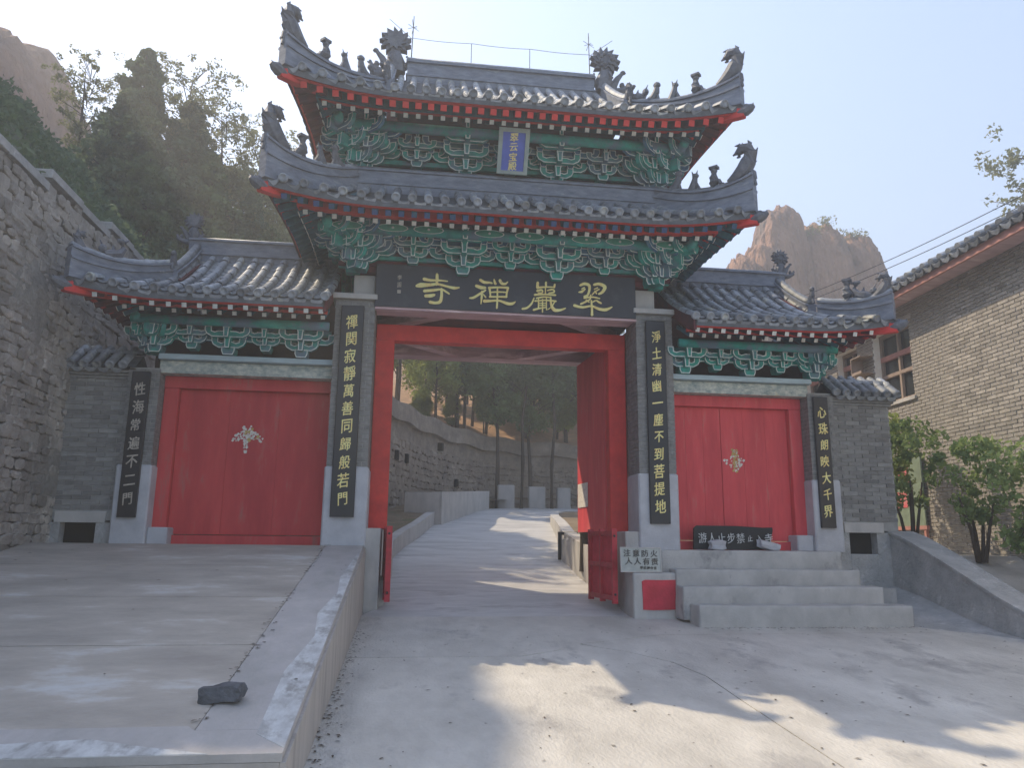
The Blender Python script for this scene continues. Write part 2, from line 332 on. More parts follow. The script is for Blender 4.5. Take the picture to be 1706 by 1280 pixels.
slab([(-2.0, -2.86), (-2.0, -.4), (8.6, -.4), (8.6, -1.6), (1.6, -1.75), (.55, -2.25), (.2, -2.6), (-.2, -2.86)], G, parent=base)
slab([(-2.0, -2.875), (-2.0, -16), (1.19, -16)]+[(x-.006, y) for x, y in cl[:0:-1]]+[(.60, -2.36), (.52, -2.27), (.205, -2.615), (-.19, -2.875)], G, parent=base)
slab([(.56, -2.262), (1.6, -1.762), (8.6, -1.612), (8.6, -16), (1.21, -16)]+[(x+.006, y) for x, y in cl[::-1]], G, parent=base)
# drive through the gate
LE = [(-.38, -1.95), (.28, -1.66), (2.5, -1.60), (4.2, -1.62), (5.6, -1.42), (7.2, -1.08), (9.2, -.75), (11.4, -.3), (13.4, .35), (15, 1.1), (16.6, 2.6), (17.2, 4.5), (17.4, 8), (17.4, 14)]
RE = [(-.38, 1.70), (.7, 1.66), (2.5, 1.58), (4.5, 1.72), (6, 1.95), (8, 2.25), (10, 2.5), (11.8, 2.85), (12.8, 3.3), (13.4, 4.0), (13.7, 5), (13.8, 6.2), (13.9, 9), (13.9, 14)]
ff = MB(); n = 14
def rzz(y): return rz(y) if y < 13.5 else rz(13.5)+.07*(y-13.5)
for i in range(n):
    for (ya, x) in (LE[i], RE[i]): ff.v.append((x, ya, rzz(ya)+.004))
for i in range(n-1): ff.f.append((2*i, 2*i+1, 2*i+3, 2*i+2)); ff.m.append(0)
struct('road', ff, 'road2')
for yy in (1.2, 4.9): pass
# banks beside the drive
bk = MB()
for i in range(n-1):
    (ya, xa), (yb, xb) = LE[i], LE[i+1]
    if i >= 1: bk.add([(xa-9, ya, rzz(ya)+.36), (xa-.10, ya, rzz(ya)+.30), (xb-.10, yb, rzz(yb)+.30), (xb-9, yb, rzz(yb)+.36)], [(0, 1, 2, 3)])
    (ya, xa), (yb, xb) = RE[i], RE[i+1]
    if i >= 1: bk.add([(xa+.12, ya, rzz(ya)+.02+.42*max(0, 1-i/9)), (xa+12, ya, rzz(ya)+.3), (xb+12, yb, rzz(yb)+.3), (xb+.12, yb, rzz(yb)+.02+.42*max(0, 1-(i+1)/9))], [(0, 1, 2, 3)])
struct('bank', bk, 'soil')
kl = MB(); kl.sweep([(x-.09, y, rzz(y)) for y, x in LE[1:10]], .2, -.4, .33)
k1 = part('kerb', kl, 'cast'); tag(k1, 'low concrete kerb curving along the left side of the drive beyond the gate', 'kerb')
kr = MB(); kr.sweep([(x+.10, y, rzz(y)) for y, x in RE[1:9]], [.24]*8, -.4, [.62, .60, .52, .45, .34, .24, .15, .08])
k2 = part('kerb', kr, 'cast'); tag(k2, 'concrete kerb wall sinking into the right side of the drive beyond the gate', 'kerb')
kb = thing('kerb_block', 'notched concrete block standing on the right kerb of the drive', 'block', (1.95, 4.3, .3))
part('block', MB().cham(1.62, 2.2, 3.2, 4.1, -.5, .16, .03), 'cast', kb)
part('iron_bracket', MB().box(1.56, 1.62, 4.15, 4.22, -.25, .22).box(1.56, 1.95, 4.15, 4.22, .22, .28), 'iron', kb)

# ================================================================== RAMP on the left
def pz(y): return .15*(y+.3) if y < -.3 else 0.
XE = -1.93
rp = MB()
prof = [(-6.62, -1.5), (-6.62, pz(-6.62)-.03), (-.3, -.03), (.72, -.03), (.72, -1.5)]
rp.prism(prof, -6.4, XE-.012, 'x')
ramp = struct('ramp', rp, 'joint')
P = lambda x, y: pz(y)
js = [-6.63, -4.80, -3.26, -1.72, -.30, .73]
for a, b in zip(js[:-1], js[1:]):
    bx = -2.42
    slab([(-6.38, a+.008), (bx-.006, a+.008), (bx-.006, b-.008), (-6.38, b-.008)], P, .035, 'concrete_slab', 'ramp', ramp)
slab([(-6.38, -6.66), (XE-.0, -6.66), (XE-.0, -6.36), (-2.42, -6.36), (-2.47, -6.30), (-6.38, -6.30)], lambda x, y: pz(y)+.004, .04, 'edge_strip', 'rampedge', ramp)
slab([(-2.42, -.292), (XE, -.292), (XE, -.02), (-2.42, -.02)], lambda x, y: .003, .04, 'edge_strip', 'rampedge', ramp)
slab([(-2.42, -6.355), (XE, -6.355), (XE, -.30), (-2.42, -.30)], lambda x, y: pz(y)+.003, .04, 'edge_strip', 'rampedge', ramp)
slab([(-2.10, -6.42), (XE-.004, -6.60), (XE-.004, -.5), (-1.97, -1.1), (-2.04, -2.4), (-2.0, -3.1), (-2.09, -3.9), (-2.03, -4.6), (-2.12, -5.4)], lambda x, y: pz(y)+.006, .004, 'worn_strip', 'whitewear', ramp)
slab([(-6.38, -6.655), (XE-.35, -6.655), (-2.6, -6.56), (-2.9, -6.45), (-3.4, -6.50), (-4.1, -6.43), (-4.8, -6.49), (-6.38, -6.44)], lambda x, y: pz(y)+.0075, .004, 'worn_strip', 'whitewear', ramp)
rw = MB(); rw.prism([(-6.66, -1.6), (-6.66, pz(-6.66)-.038), (-.3, -.038), (.0, -.038), (.0, -1.5)], XE-.01, XE+.02, 'x')
part('side_wall', rw, 'rampwall', ramp)
part('front_wall', MB().box(-6.4, XE-.012, -6.66, -6.63, -1.6, pz(-6.66)-.038), 'rampwall', ramp)
bo = thing('loose_rock', 'dark angular rock lying on the concrete ramp', 'rock', (-2.38, -5.93, pz(-5.93)))
bm_ = bmesh.new(); bmesh.ops.create_icosphere(bm_, subdivisions=3, radius=1)
for v in bm_.verts:
    c = v.co.copy(); v.co = Vector((max(-.75, min(.8, c.x*1.05))*.155, max(-.7, min(.7, c.y))*.10, max(-.5, min(.55, c.z))*.085))
    v.co += v.co*.10*math.sin(c.x*5+c.y*3)+Vector((0, 0, .02*c.x))
me = bpy.data.meshes.new('rock_body'); bm_.to_mesh(me); bm_.free(); me.materials.append(M['boulder'])
o = inst('rock_body', me, bo, Matrix.Translation((-2.38, -5.93, pz(-5.93)+.045)) @ Matrix.Rotation(-.25, 4, 'Z'))

# ================================================================== GATE
gate = thing('temple_gate', 'two-tiered Chinese temple gate with red doors, green brackets and grey tiled flying eaves', 'gate', (0, 0, 0))
def brick_face(mb, x0, x1, z0, z1, y, th, bl=.24, bh=.055, j=.009, mi=0):
    """joined courses of bricks on a plane facing -y"""
    z = z0; r = 0
    while z < z1-.01:
        x = x0-(bl/2 if r % 2 else 0)
        while x < x1:
            a, b = max(x, x0), min(x+bl-j, x1)
            if b-a > .03:
                d = random.uniform(0, .004); mb.box(a, b, y-d, y+th, z, min(z+bh, z1), mi)
            x += bl
        z += bh+j; r += 1
def brick_side(mb, xa, xb, y0, y1, z0, z1, bl=.24, bh=.055, j=.009):
    z = z0; r = 0
    while z < z1-.01:
        y = y0-(bl/2 if r % 2 else 0)
        while y < y1:
            a, b = max(y, y0), min(y+bl-j, y1)
            if b-a > .03: mb.box(xa, xb, a, b, z, min(z+bh, z1))
            y += bl
        z += bh+j; r += 1
for sx in (-1, 1):
    for (y0, y1, rear) in ((0, .55, 0), (2.8, 3.35, 1)):
        X = sorted((sx*1.94, sx*2.5))
        pl = part('pillar', MB().box(X[0]+.008, X[1]-.008, y0+.008, y1, 1.06, 3.47), 'mortar', gate)
        sb = MB(); brick_face(sb, X[0], X[1], 1.08, 3.46, y0, .02); brick_side(sb, X[0], X[0]+.02, y0+.02, y1, 1.08, 3.46); brick_side(sb, X[1]-.02, X[1], y0+.02, y1, 1.08, 3.46)
        b = part('brick_courses', sb, 'brickj', pl); b['kind'] = 'stuff'
        part('stone_base', MB().cham(X[0]-.02, X[1]+.02, y0-.02, y1+.02, -1.3 if rear else -.02, 1.07, .02), 'granite', pl)
        part('pillar_cap', MB().cham(X[0]-.05, X[1]+.03, y0-.06, y1+.03, 3.48, 3.56, .012), 'cast', pl)
        XX = sorted((sx*1.96, sx*2.27)); part('capital_block', MB().cham(XX[0], XX[1], y0+.10, y1-.05, 3.56, 3.89, .01), 'cast', pl)
        XX = sorted((sx*1.84, sx*2.03))
    # dark plinth under the door jamb and behind the pillar
    XX = sorted((sx*1.72, sx*2.3)); part('plinth', MB().cham(XX[0], XX[1], .03, 2.95, -1.1, .24, .01), 'cast', gate)
    XX = sorted((sx*2.0, sx*2.45)); part('passage_wall', MB().box(XX[0], XX[1], .72, 2.8, .24, 3.4), 'mauve', gate)
# red door frame
for sx in (-1, 1):
    XX = sorted((sx*1.66, sx*1.935)); part('door_jamb', MB().cham(XX[0], XX[1], .60, .80, .245, 3.28, .008), 'red', gate)
part('door_head', MB().cham(-1.935, 1.935, .585, .79, 3.05, 3.30, .008), 'red', gate)
# ceiling beams
part('front_beam', MB().box(-1.93, 1.93, .05, .38, 3.37, 3.60), 'mauve', gate)
part('rear_beam', MB().box(-1.94, 1.94, 2.9, 3.25, 3.39, 3.62), 'mauve', gate)
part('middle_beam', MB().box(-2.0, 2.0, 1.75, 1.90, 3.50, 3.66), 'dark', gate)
for sx in (-1, 1):
    for (p, q) in (((1.9, 1.25), (.75, .25)), ((1.9, 1.7), (.55, 3.0))):
        part('corner_brace', MB().sweep([(sx*p[0], p[1], 3.45), (sx*q[0], q[1], 3.45)], .2, -.05, .07), 'mauve', gate)
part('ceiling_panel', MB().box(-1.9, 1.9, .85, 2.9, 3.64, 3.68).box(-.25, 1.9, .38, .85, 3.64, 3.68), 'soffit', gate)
# door leaves folded back into the passage
def leaf(sx, xh, yh, xe, ye, mt):
    d = MB(); d.sweep([(xh, yh, .25), (xe, ye, .25)], .06, .0, 2.92)
    l = part('door_leaf', d, mt, gate)
    for t in (.02, .34, .66, .98):
        p = (lerp(xh, xe, t)-sx*.04, lerp(yh, ye, t), .26); q = (lerp(xh, xe, t+.012)-sx*.04, lerp(yh, ye, t+.012), .26)
    return l
lf = leaf(1, 1.68, .82, 1.57, 2.32, 'door')
leaf(-1, -1.74, .82, -1.74, 2.32, 'door')
part('notice_paper', MB().sweep([(1.575, 1.72, .66), (1.532, 2.26, .66)], .006, .0, .40), 'paper', lf)
part('pivot_post', MB().tube([(1.60, 2.15, -.4), (1.61, 2.15, .10), (1.60, 2.14, .25)], [.085, .075, .07], 9), 'bark', gate)
for sx in (-1, 1):   # storey body behind the brackets
    pass
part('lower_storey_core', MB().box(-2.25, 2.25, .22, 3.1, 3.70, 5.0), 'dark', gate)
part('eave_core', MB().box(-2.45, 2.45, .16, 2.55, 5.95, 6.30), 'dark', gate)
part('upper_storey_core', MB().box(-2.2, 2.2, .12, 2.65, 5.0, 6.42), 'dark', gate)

# ------------------------------------------------------------------ roofs
class Roof:
    def __init__(s, cx, cy, ax, ay, z0, H, T, fl, lift, w, hd, a=.7):
        s.__dict__.update(locals())
    def pos(s, side, q, t, off=0.):
        A = s.ax if side in 'FB' else s.ay; D = s.ay if side in 'FB' else s.ax
        c = min(1, max(0, 1-(A-abs(q))/s.w)); dec = max(0, 1-t/s.hd)**1.5; k = s.fl*c*c*dec
        out = D-t+k; al = q+math.copysign(k, q); tau = t/s.T
        z = s.z0+s.H*(s.a*tau+(1-s.a)*tau*tau)+s.lift*c**2.5*dec+off
        if side == 'F': return Vector((s.cx+al, s.cy-out, z))
        if side == 'B': return Vector((s.cx+al, s.cy+out, z))
        if side == 'R': return Vector((s.cx+out, s.cy+al, z))
        return Vector((s.cx-out, s.cy+al, z))
def unit(me): return me
def mk_end_tile():
    m = MB(); n = 10
    vs = [(.062*math.cos(2*math.pi*k/n), -.03, .062*math.sin(2*math.pi*k/n)) for k in range(n)]+[(.045*math.cos(2*math.pi*k/n), -.038, .045*math.sin(2*math.pi*k/n)) for k in range(n)]+[(.062*math.cos(2*math.pi*k/n), .02, .062*math.sin(2*math.pi*k/n)) for k in range(n)]+[(.04*math.cos(2*math.pi*k/n), -.028, .04*math.sin(2*math.pi*k/n)) for k in range(n)]+[(0, -.036, 0)]
    fs = [(k, (k+1) % n, n+(k+1) % n, n+k) for k in range(n)]+[(n+k, n+(k+1) % n, 3*n+(k+1) % n, 3*n+k) for k in range(n)]+[(3*n+k, 3*n+(k+1) % n, 4*n) for k in range(n)]+[(2*n+k, 2*n+(k+1) % n, (k+1) % n, k) for k in range(n)]
    m.add(vs, fs)
    m.tube([(0, .02, -.004), (0, .26, -.004)], .06, 7, 0, False, True); return m.mesh('end_tile', ['tile'], True)
def mk_drip():
    m = MB(); pts = [(-.088, .012), (-.06, -.012), (-.03, -.025), (0, -.03), (.03, -.025), (.06, -.012), (.088, .012), (.075, -.045), (.045, -.078), (0, -.10), (-.045, -.078), (-.075, -.045)]
    m.prism(pts, -.012, .004); m.grid(lambda u, v: (lerp(-.09, .09, u), .004+.24*v, .012-.045*math.sin(math.pi*u)), 6, 1); return m.mesh('drip_tile', ['tile'])
def mk_rafter(L, w, body, end, name):
    m = MB(); m.box(-w/2, w/2, .004, L, -w/2, w/2, 0); m.box(-w*.5, w*.5, -.004, .004, -w*.5, w*.5, 1); return m.mesh(name, [body, end])
def mk_barrel(L=.31):
    m = MB(); m.tube([(0, 0, 0), (0, L, 0)], [.062, .054], 8, 0, False, True)
    m.tube([(0, 0, -.008), (0, .006, -.008)], .054, 8, 0, True, True); return m.mesh('barrel_tile', ['tile'], False)
END, DRIP, BARREL = mk_end_tile(), mk_drip(), mk_barrel()
R_WHITE = mk_rafter(.95, .062, 'teal', 'white', 'rafter'); R_RED = mk_rafter(.42, .085, 'soffit', 'red', 'flying_rafter')
R_BLUE = mk_rafter(.42, .075, 'teal', 'blue', 'flying_rafter'); R_WH2 = mk_rafter(.42, .06, 'soffit', 'white', 'flying_rafter')
R_WHS = mk_rafter(.6, .055, 'teal', 'white', 'rafter')
SIDES = {'F': Vector((0, 1, 0)), 'B': Vector((0, -1, 0)), 'R': Vector((-1, 0, 0)), 'L': Vector((1, 0, 0))}
def along(side): return Vector((1, 0, 0)) if side in 'FB' else Vector((0, 1, 0))
def build_roof(name, rf, sides, tm, rng_, parent, sp=.218, rsp=.172, fly='red', wing=False, rows=True):
    """sides: list of sides; tm(side,q)->run of the slope there; rng_(side)->(q0,q1)"""
    m = MB()
    for sd in sides:
        q0, q1 = rng_(sd); N = max(8, int((q1-q0)/.12))
        fl = sd in 'FR'
        m.grid(lambda u, v: rf.pos(sd, lerp(q0, q1, u), v*max(.001, tm(sd, lerp(q0, q1, u)))), N, 8, 0, flip=sd in 'BR')
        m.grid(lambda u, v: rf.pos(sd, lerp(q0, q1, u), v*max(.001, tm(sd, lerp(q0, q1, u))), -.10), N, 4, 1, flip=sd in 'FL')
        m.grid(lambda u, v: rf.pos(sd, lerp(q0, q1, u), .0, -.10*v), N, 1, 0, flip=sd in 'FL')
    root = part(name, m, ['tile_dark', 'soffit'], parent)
    for sd in sides:
        q0, q1 = rng_(sd); nrow = int(round((q1-q0)/sp)); w = (q1-q0)/nrow
        inn = SIDES[sd]
        # fascia strips (the red lines under the tiles)
        eb = MB(); qs = [lerp(q0, q1, i/40) for i in range(41)]
        eb.sweep([rf.pos(sd, q, .05) for q in qs], .035, -.13, -.075)
        part('eave_board', eb, 'red', root)
        A_ = rf.ax if sd in 'FB' else rf.ay
        def clip(q, t): return max(-A_+t, min(A_-t, q))
        eb = MB(); eb.sweep([rf.pos(sd, q, .36) for q in [lerp(clip(q0, .36), clip(q1, .36), i/40) for i in range(41)]], .04, -.30 if not wing else -.25, -.245 if not wing else -.205)
        part('eave_board', eb, 'red', root)
        bk2 = MB(); bk2.sweep([rf.pos(sd, q, .30) for q in [lerp(clip(q0, .3), clip(q1, .3), i/40) for i in range(41)]], .02, -.27 if not wing else -.20, -.10)
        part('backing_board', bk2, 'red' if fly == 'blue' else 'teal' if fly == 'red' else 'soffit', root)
        if sd == 'B': continue
        for i in range(nrow+1):
            q = q0+i*w
            p0, p1 = rf.pos(sd, q, 0), rf.pos(sd, q, .25)
            if 0 < i < nrow or (abs(q) < (rf.ax if sd == 'F' else rf.ay)-.05):
                jj = random.uniform(-.006, .006)
                inst('end_tile', END, root, frame_yz(p0+Vector((0, 0, .045+jj))-inn*.02, (p1-p0), (0, 0, 1)))
            if rows and .2 < tm(sd, q):
                T = tm(sd, q); ts = np.arange(.24, T, .27)
                if wing and sd == 'F':
                    for t in ts:
                        a, b = rf.pos(sd, q, t), rf.pos(sd, q, min(T, t+.3))
                        if (b-a).length > .1:
                            inst('barrel_tile', BARREL, root, frame_yz(a+Vector((random.uniform(-.006, .006), 0, .05+random.uniform(-.004, .006))), b-a+Vector((random.uniform(-.008, .008), 0, random.uniform(-.005, .005))), (0, 0, 1)))
                else:
                    r = MB(); pts = []; rad = []
                    for t in ts:
                        a, b = rf.pos(sd, q, t, .045), rf.pos(sd, q, min(T, t+.27), .045)
                        pts += [a, lerp(a, b, .97)]; rad += [.061, .053]
                    if len(pts) > 2: part('tile_row', r.tube(pts, rad, 7, 0, True, True), 'tile', root)
            if i < nrow:
                qq = q+w/2; p0, p1 = rf.pos(sd, qq, 0), rf.pos(sd, qq, .25)
                if abs(qq) < (rf.ax if sd == 'F' else rf.ay)-.02:
                    inst('drip_tile', DRIP, root, frame_yz(p0+Vector((0, 0, .01+random.uniform(-.004, .004)))-inn*.012, (p1-p0), (0, 0, 1)))
        if wing and sd == 'F':      # stepped pan tiles between the barrel rows
            pn = MB()
            for i in range(nrow):
                qq = q0+(i+.5)*w; T = tm(sd, qq)
                for t in np.arange(0.02, T-.12, .13):
                    a, b = rf.pos(sd, qq, t, .030), rf.pos(sd, qq, t+.14, .012)
                    for k in range(4):
                        u0, u1 = -w*.42+k*w*.21, -w*.42+(k+1)*w*.21
                        h0 = .5*abs(u0/w)**2*.5; h1 = .5*abs(u1/w)**2*.5
                        ax_ = along(sd)
                        pn.add([a+ax_*u0+Vector((0, 0, h0)), a+ax_*u1+Vector((0, 0, h1)), b+ax_*u1+Vector((0, 0, h1)), b+ax_*u0+Vector((0, 0, h0))], [(0, 1, 2, 3)])
                        pn.add([a+ax_*u0+Vector((0, 0, h0)), a+ax_*u0+Vector((0, 0, h0-.02)), a+ax_*u1+Vector((0, 0, h1-.02)), a+ax_*u1+Vector((0, 0, h1))], [(0, 1, 2, 3)])
            po = part('pan_tiles', pn, 'tile', root); po['kind'] = 'stuff'
        nr = int(round((q1-q0-.1)/rsp)); A = (rf.ax if sd == 'F' else rf.ay)
        for i in range(nr+1):
            q = q0+.05+i*(q1-q0-.1)/nr
            d = .30 if abs(q) < A-.2 else .05
            z1 = -.165 if not wing else -.155
            a, b = rf.pos(sd, q, .02, z1), rf.pos(sd, q, .3, z1)
            fm = {'red': R_RED, 'blue': R_BLUE, 'white': R_WH2}[fly]
            if abs(q) < A-.16: inst('flying_rafter', fm, root, frame_yz(a+inn*(.05 if fly != 'white' else .03), b-a, (0, 0, 1)))
            z2 = -.335 if not wing else -.285
            a, b = rf.pos(sd, q, .30, z2), rf.pos(sd, q, .62, z2)
            if abs(q) < A-.28: inst('rafter', R_WHITE if not wing else R_WHS, root, frame_yz(a, b-a, (0, 0, 1)))
    return root
# -- figures
def star(cx, cz, r0, r1, n, a0=0, a1=2*math.pi):
    out = []
    for k in range(n*2):
        a = lerp(a0, a1, k/(n*2)); r = r1 if k % 2 == 0 else r0; out.append((cx+r*math.cos(a+.12*(k % 2)), cz+r*math.sin(a+.12*(k % 2))))
    return out
def mk_chiwen():
    """ridge-end dragon: fan of spikes over a biting head; local x points outward from the ridge"""
    m = MB(); m.prism(star(.02, .43, .165, .25, 13), -.055, .055)
    m.prism(star(.02, .43, .12, .17, 11), -.085, .085)
    for k in range(7): a = k*.9; m.blob((.02+.09*math.cos(a), -.085, .43+.09*math.sin(a)), .035, 0, 6, 4)
    m.tube([(-.02, 0, -.12), (-.0, 0, .08), (.03, 0, .22), (.02, 0, .36)], [.13, .14, .11, .09], 8)
    m.tube([(.05, 0, -.1), (.16, 0, .02), (.22, 0, .14), (.30, 0, .24)], [.09, .065, .05, .03], 7)
    m.blob((.32, 0, .26), (.05, .04, .035), 0, 6, 4)
    m.tube([(.10, 0, -.12), (.28, 0, -.08), (.38, 0, -.02), (.40, 0, .08)], [.08, .06, .05, .02], 7)
    m.blob((.30, 0, .02), (.05, .05, .06), 0, 6, 4); m.tube([(.34, 0, -.02), (.44, 0, .06)], [.03, .01], 5)
    m.tube([(-.12, 0, .0), (-.22, 0, .10), (-.16, 0, .2)], [.06, .04, .02], 6)
    for q in (-1, 1): m.tube([(.0, .07*q, .0), (.1, .12*q, .08), (.04, .10*q, .18)], [.04, .03, .015], 5)
    return m.mesh('ridge_end_dragon', ['figure'])
def mk_dragon():
    """corner dragon: coiled neck rising outward (local +x), curled head looking back"""
    m = MB(); pts = [(-.28, 0, .0), (-.16, 0, .05), (-.05, 0, .13), (.03, 0, .26), (.07, 0, .38), (.03, 0, .48), (-.06, 0, .50), (-.12, 0, .44), (-.11, 0, .38)]
    m.tube(pts, [.06, .10, .125, .12, .105, .09, .08, .055, .035], 8)
    for i in range(1, 7):
        p = Vector(pts[i]); q = Vector(pts[i+1]); t = (q-p).normalized(); nn = Vector((t.z, 0, -t.x))
        c = p+nn*.065; m.tube([c-t*.03, c+nn*.065+t*.02], [.035, .006], 4)
    m.tube([(.04, 0, .50), (.06, 0, .58)], [.03, .004], 5); m.tube([(-.03, 0, .53), (-.05, 0, .60)], [.025, .004], 5)
    m.tube([(-.12, 0, .46), (-.2, 0, .43)], [.035, .012], 5); m.blob((-.14, 0, .03), (.1, .07, .06), 0, 7, 5, .1)
    m.tube([(.02, 0, .12), (.10, 0, .06), (.12, 0, -.04)], [.05, .045, .03], 6); m.tube([(.0, 0, .02), (.10, 0, -.06), (.13, 0, -.14)], [.05, .04, .02], 6)
    return m.mesh('corner_dragon', ['figure'])
def mk_nose():
    m = MB(); m.tube([(-.1, 0, -.01), (.02, 0, 0), (.10, 0, .03), (.16, 0, .05)], [.06, .085, .07, .03], 8); m.blob((.03, 0, .08), (.05, .05, .04), 0, 6, 4)
    m.tube([(.12, 0, .07), (.15, 0, .10)], [.02, .005], 4); return m.mesh('beam_end_head', ['figure'])
def mk_fig(k):
    m = MB()
    if k == 0:   # seated man with a flat hat
        m.tube([(0, 0, 0), (0, 0, .10), (.01, 0, .17), (.0, 0, .22)], [.075, .065, .05, .03], 7); m.blob((0, 0, .25), .042, 0, 7, 5); m.box(-.055, .05, -.04, .04, .27, .30); m.tube([(.03, 0, .14), (-.06, 0, .10), (-.10, 0, .03)], [.03, .03, .02], 5); m.tube([(-.05, 0, .02), (-.12, 0, .06)], [.03, .015], 5)
    if k == 1:   # upright horned beast
        m.tube([(.05, 0, 0), (.02, 0, .08), (0, 0, .15), (-.01, 0, .20)], [.06, .05, .038, .03], 7); m.blob((-.015, 0, .215), (.045, .035, .035), 0, 7, 5); m.tube([(-.03, 0, .24), (-.045, 0, .285)], [.014, .003], 4); m.tube([(.015, 0, .24), (.03, 0, .29)], [.014, .003], 4); m.tube([(-.02, 0, .12), (-.07, 0, .02)], [.022, .018], 5); m.tube([(.07, 0, .02), (.12, 0, .01), (.14, 0, .08)], [.03, .02, .008], 5)
    if k == 2:   # crouching lion, tail up
        m.tube([(.08, 0, .04), (.02, 0, .08), (-.02, 0, .14), (-.03, 0, .20)], [.055, .05, .045, .035], 7); m.blob((-.03, 0, .235), (.048, .042, .048), 0, 7, 5, .12); m.tube([(-.03, 0, .1), (-.06, 0, 0)], [.025, .02], 5); m.tube([(.09, 0, .03), (.15, 0, .04), (.15, 0, .12), (.12, 0, .15)], [.03, .022, .02, .008], 5)
    if k == 3:   # fish-tailed beast with raised fins
        m.tube([(-.1, 0, .04), (-.02, 0, .06), (.06, 0, .09), (.10, 0, .16), (.07, 0, .22)], [.04, .06, .05, .035, .03], 7); m.blob((.06, 0, .24), (.05, .03, .03), 0, 6, 4); m.blob((-.12, 0, .10), (.045, .04, .05), 0, 7, 5, .1); m.tube([(-.13, 0, .14), (-.16, 0, .19)], [.015, .004], 4); m.tube([(.0, 0, .10), (-.02, 0, .17)], [.03, .005], 4); m.tube([(.1, 0, .24), (.15, 0, .28)], [.02, .005], 4)
    return m.mesh('roof_figure', ['figure'])
CHI, DRG, NOSE = mk_chiwen(), mk_dragon(), mk_nose(); FIG = [mk_fig(i) for i in range(4)]
def put(me, name, parent, at, fwd, sc=1.):
    return inst(name, me, parent, frame(at, fwd, Vector((0, 0, 1)).cross(Vector(fwd))) @ Matrix.Diagonal((sc, sc, sc, 1)))
def hip_ridge(rf, side, sg, q_in, t_in, root, h0=.22, h1=.36, tipup=.12, figs=(0, 1, 2), dsc=1., nose=1., w=.15):
    """ridge running out to the corner; sg=+1 right, -1 left"""
    A = rf.ax; pts = []; N = 12
    for i in range(N+1):
        u = i/N; t = t_in*(1-u); q = sg*(A-t)
        pts.append(rf.pos(side, q, t))
    d = pts[-1]-pts[-2]; d.z = 0; d.normalize()
    ht = [lerp(h0, h1, (i/N)**2)+tipup*(i/N)**4 for i in range(N+1)]; hb = [-.02]*(N+1)
    m = MB(); m.sweep(pts, w, hb, [h*.55 for h in ht]); m.sweep(pts, w+.05, [h*.55 for h in ht], [h*.55+.035 for h in ht])
    m.sweep(pts, w-.02, [h*.55+.035 for h in ht], [h-.03 for h in ht]); m.sweep(pts, w+.04, [h-.03 for h in ht], ht)
    part('hip_ridge', m, 'ridge', root)
    m = MB(); m.tube([p+Vector((0, 0, h+.01)) for p, h in zip(pts, ht)], .055, 7, 0, True, True); part('ridge_cap', m, 'tile', root, True)
    tip = pts[-1]; slope = (pts[-1]+Vector((0, 0, ht[-1]))-pts[-3]-Vector((0, 0, ht[-3]))); fw = Vector((d.x, d.y, 0))
    put(DRG, 'corner_dragon', root, tip+Vector((0, 0, ht[-1]-.03))-d*.10, fw, dsc)
    for j, k in enumerate(figs):
        u = .66-.20*j; i = u*N; a = int(i); p = lerp(pts[a], pts[a+1], i-a); h = lerp(ht[a], ht[a+1], i-a)
        put(FIG[k], 'roof_figure', root, p+Vector((0, 0, h)), -fw, 1.22)
    if nose:
        m = MB(); q = [rf.pos(side, sg*(A-t), t, -.13) for t in (.55, .3, .1, .0)]; q.append(q[-1]+d*.02+Vector((0, 0, .01)))
        m.sweep(q, .10, -.08, .05); part('corner_beam', m, 'red', root)
        put(NOSE, 'beam_end_head', root, q[-1]+d*.0+Vector((0, 0, .0)), fw, .9)
    return pts, ht
# upper roof
YC = 1.35
RU = Roof(-.04, YC, 3.0, 2.55, 6.11, 1.82, 2.55, .20, .13, 1.5, 1.25)
XG = 1.95
def tm_u(sd, q):
    if sd in 'FB': return 2.55 if abs(q) <= XG else max(0, 3.0-abs(q))
    return min(3.0-XG, max(0, 2.55-abs(q)))
up = build_roof('upper_roof', RU, 'FRLB', tm_u, lambda sd: (-3.0, 3.0) if sd in 'FB' else (-2.55, 2.55), gate, fly='red')
zr = RU.z0+RU.H
rd = MB(); rd.box(-1.66, 1.66, YC-.11, YC+.11, zr-.1, zr+.03); rd.box(-1.68, 1.68, YC-.13, YC+.13, zr+.03, zr+.06); rd.box(-1.66, 1.66, YC-.08, YC+.08, zr+.06, zr+.30); rd.box(-1.68, 1.68, YC-.12, YC+.12, zr+.30, zr+.335); rd.box(-1.66, 1.66, YC-.09, YC+.09, zr+.335, zr+.37)
part('main_ridge', rd, 'ridge', up)
part('ridge_cap', MB().tube([(-1.68, YC, zr+.37), (1.68, YC, zr+.37)], .07, 8, 0, True, True), 'tile', up, True)
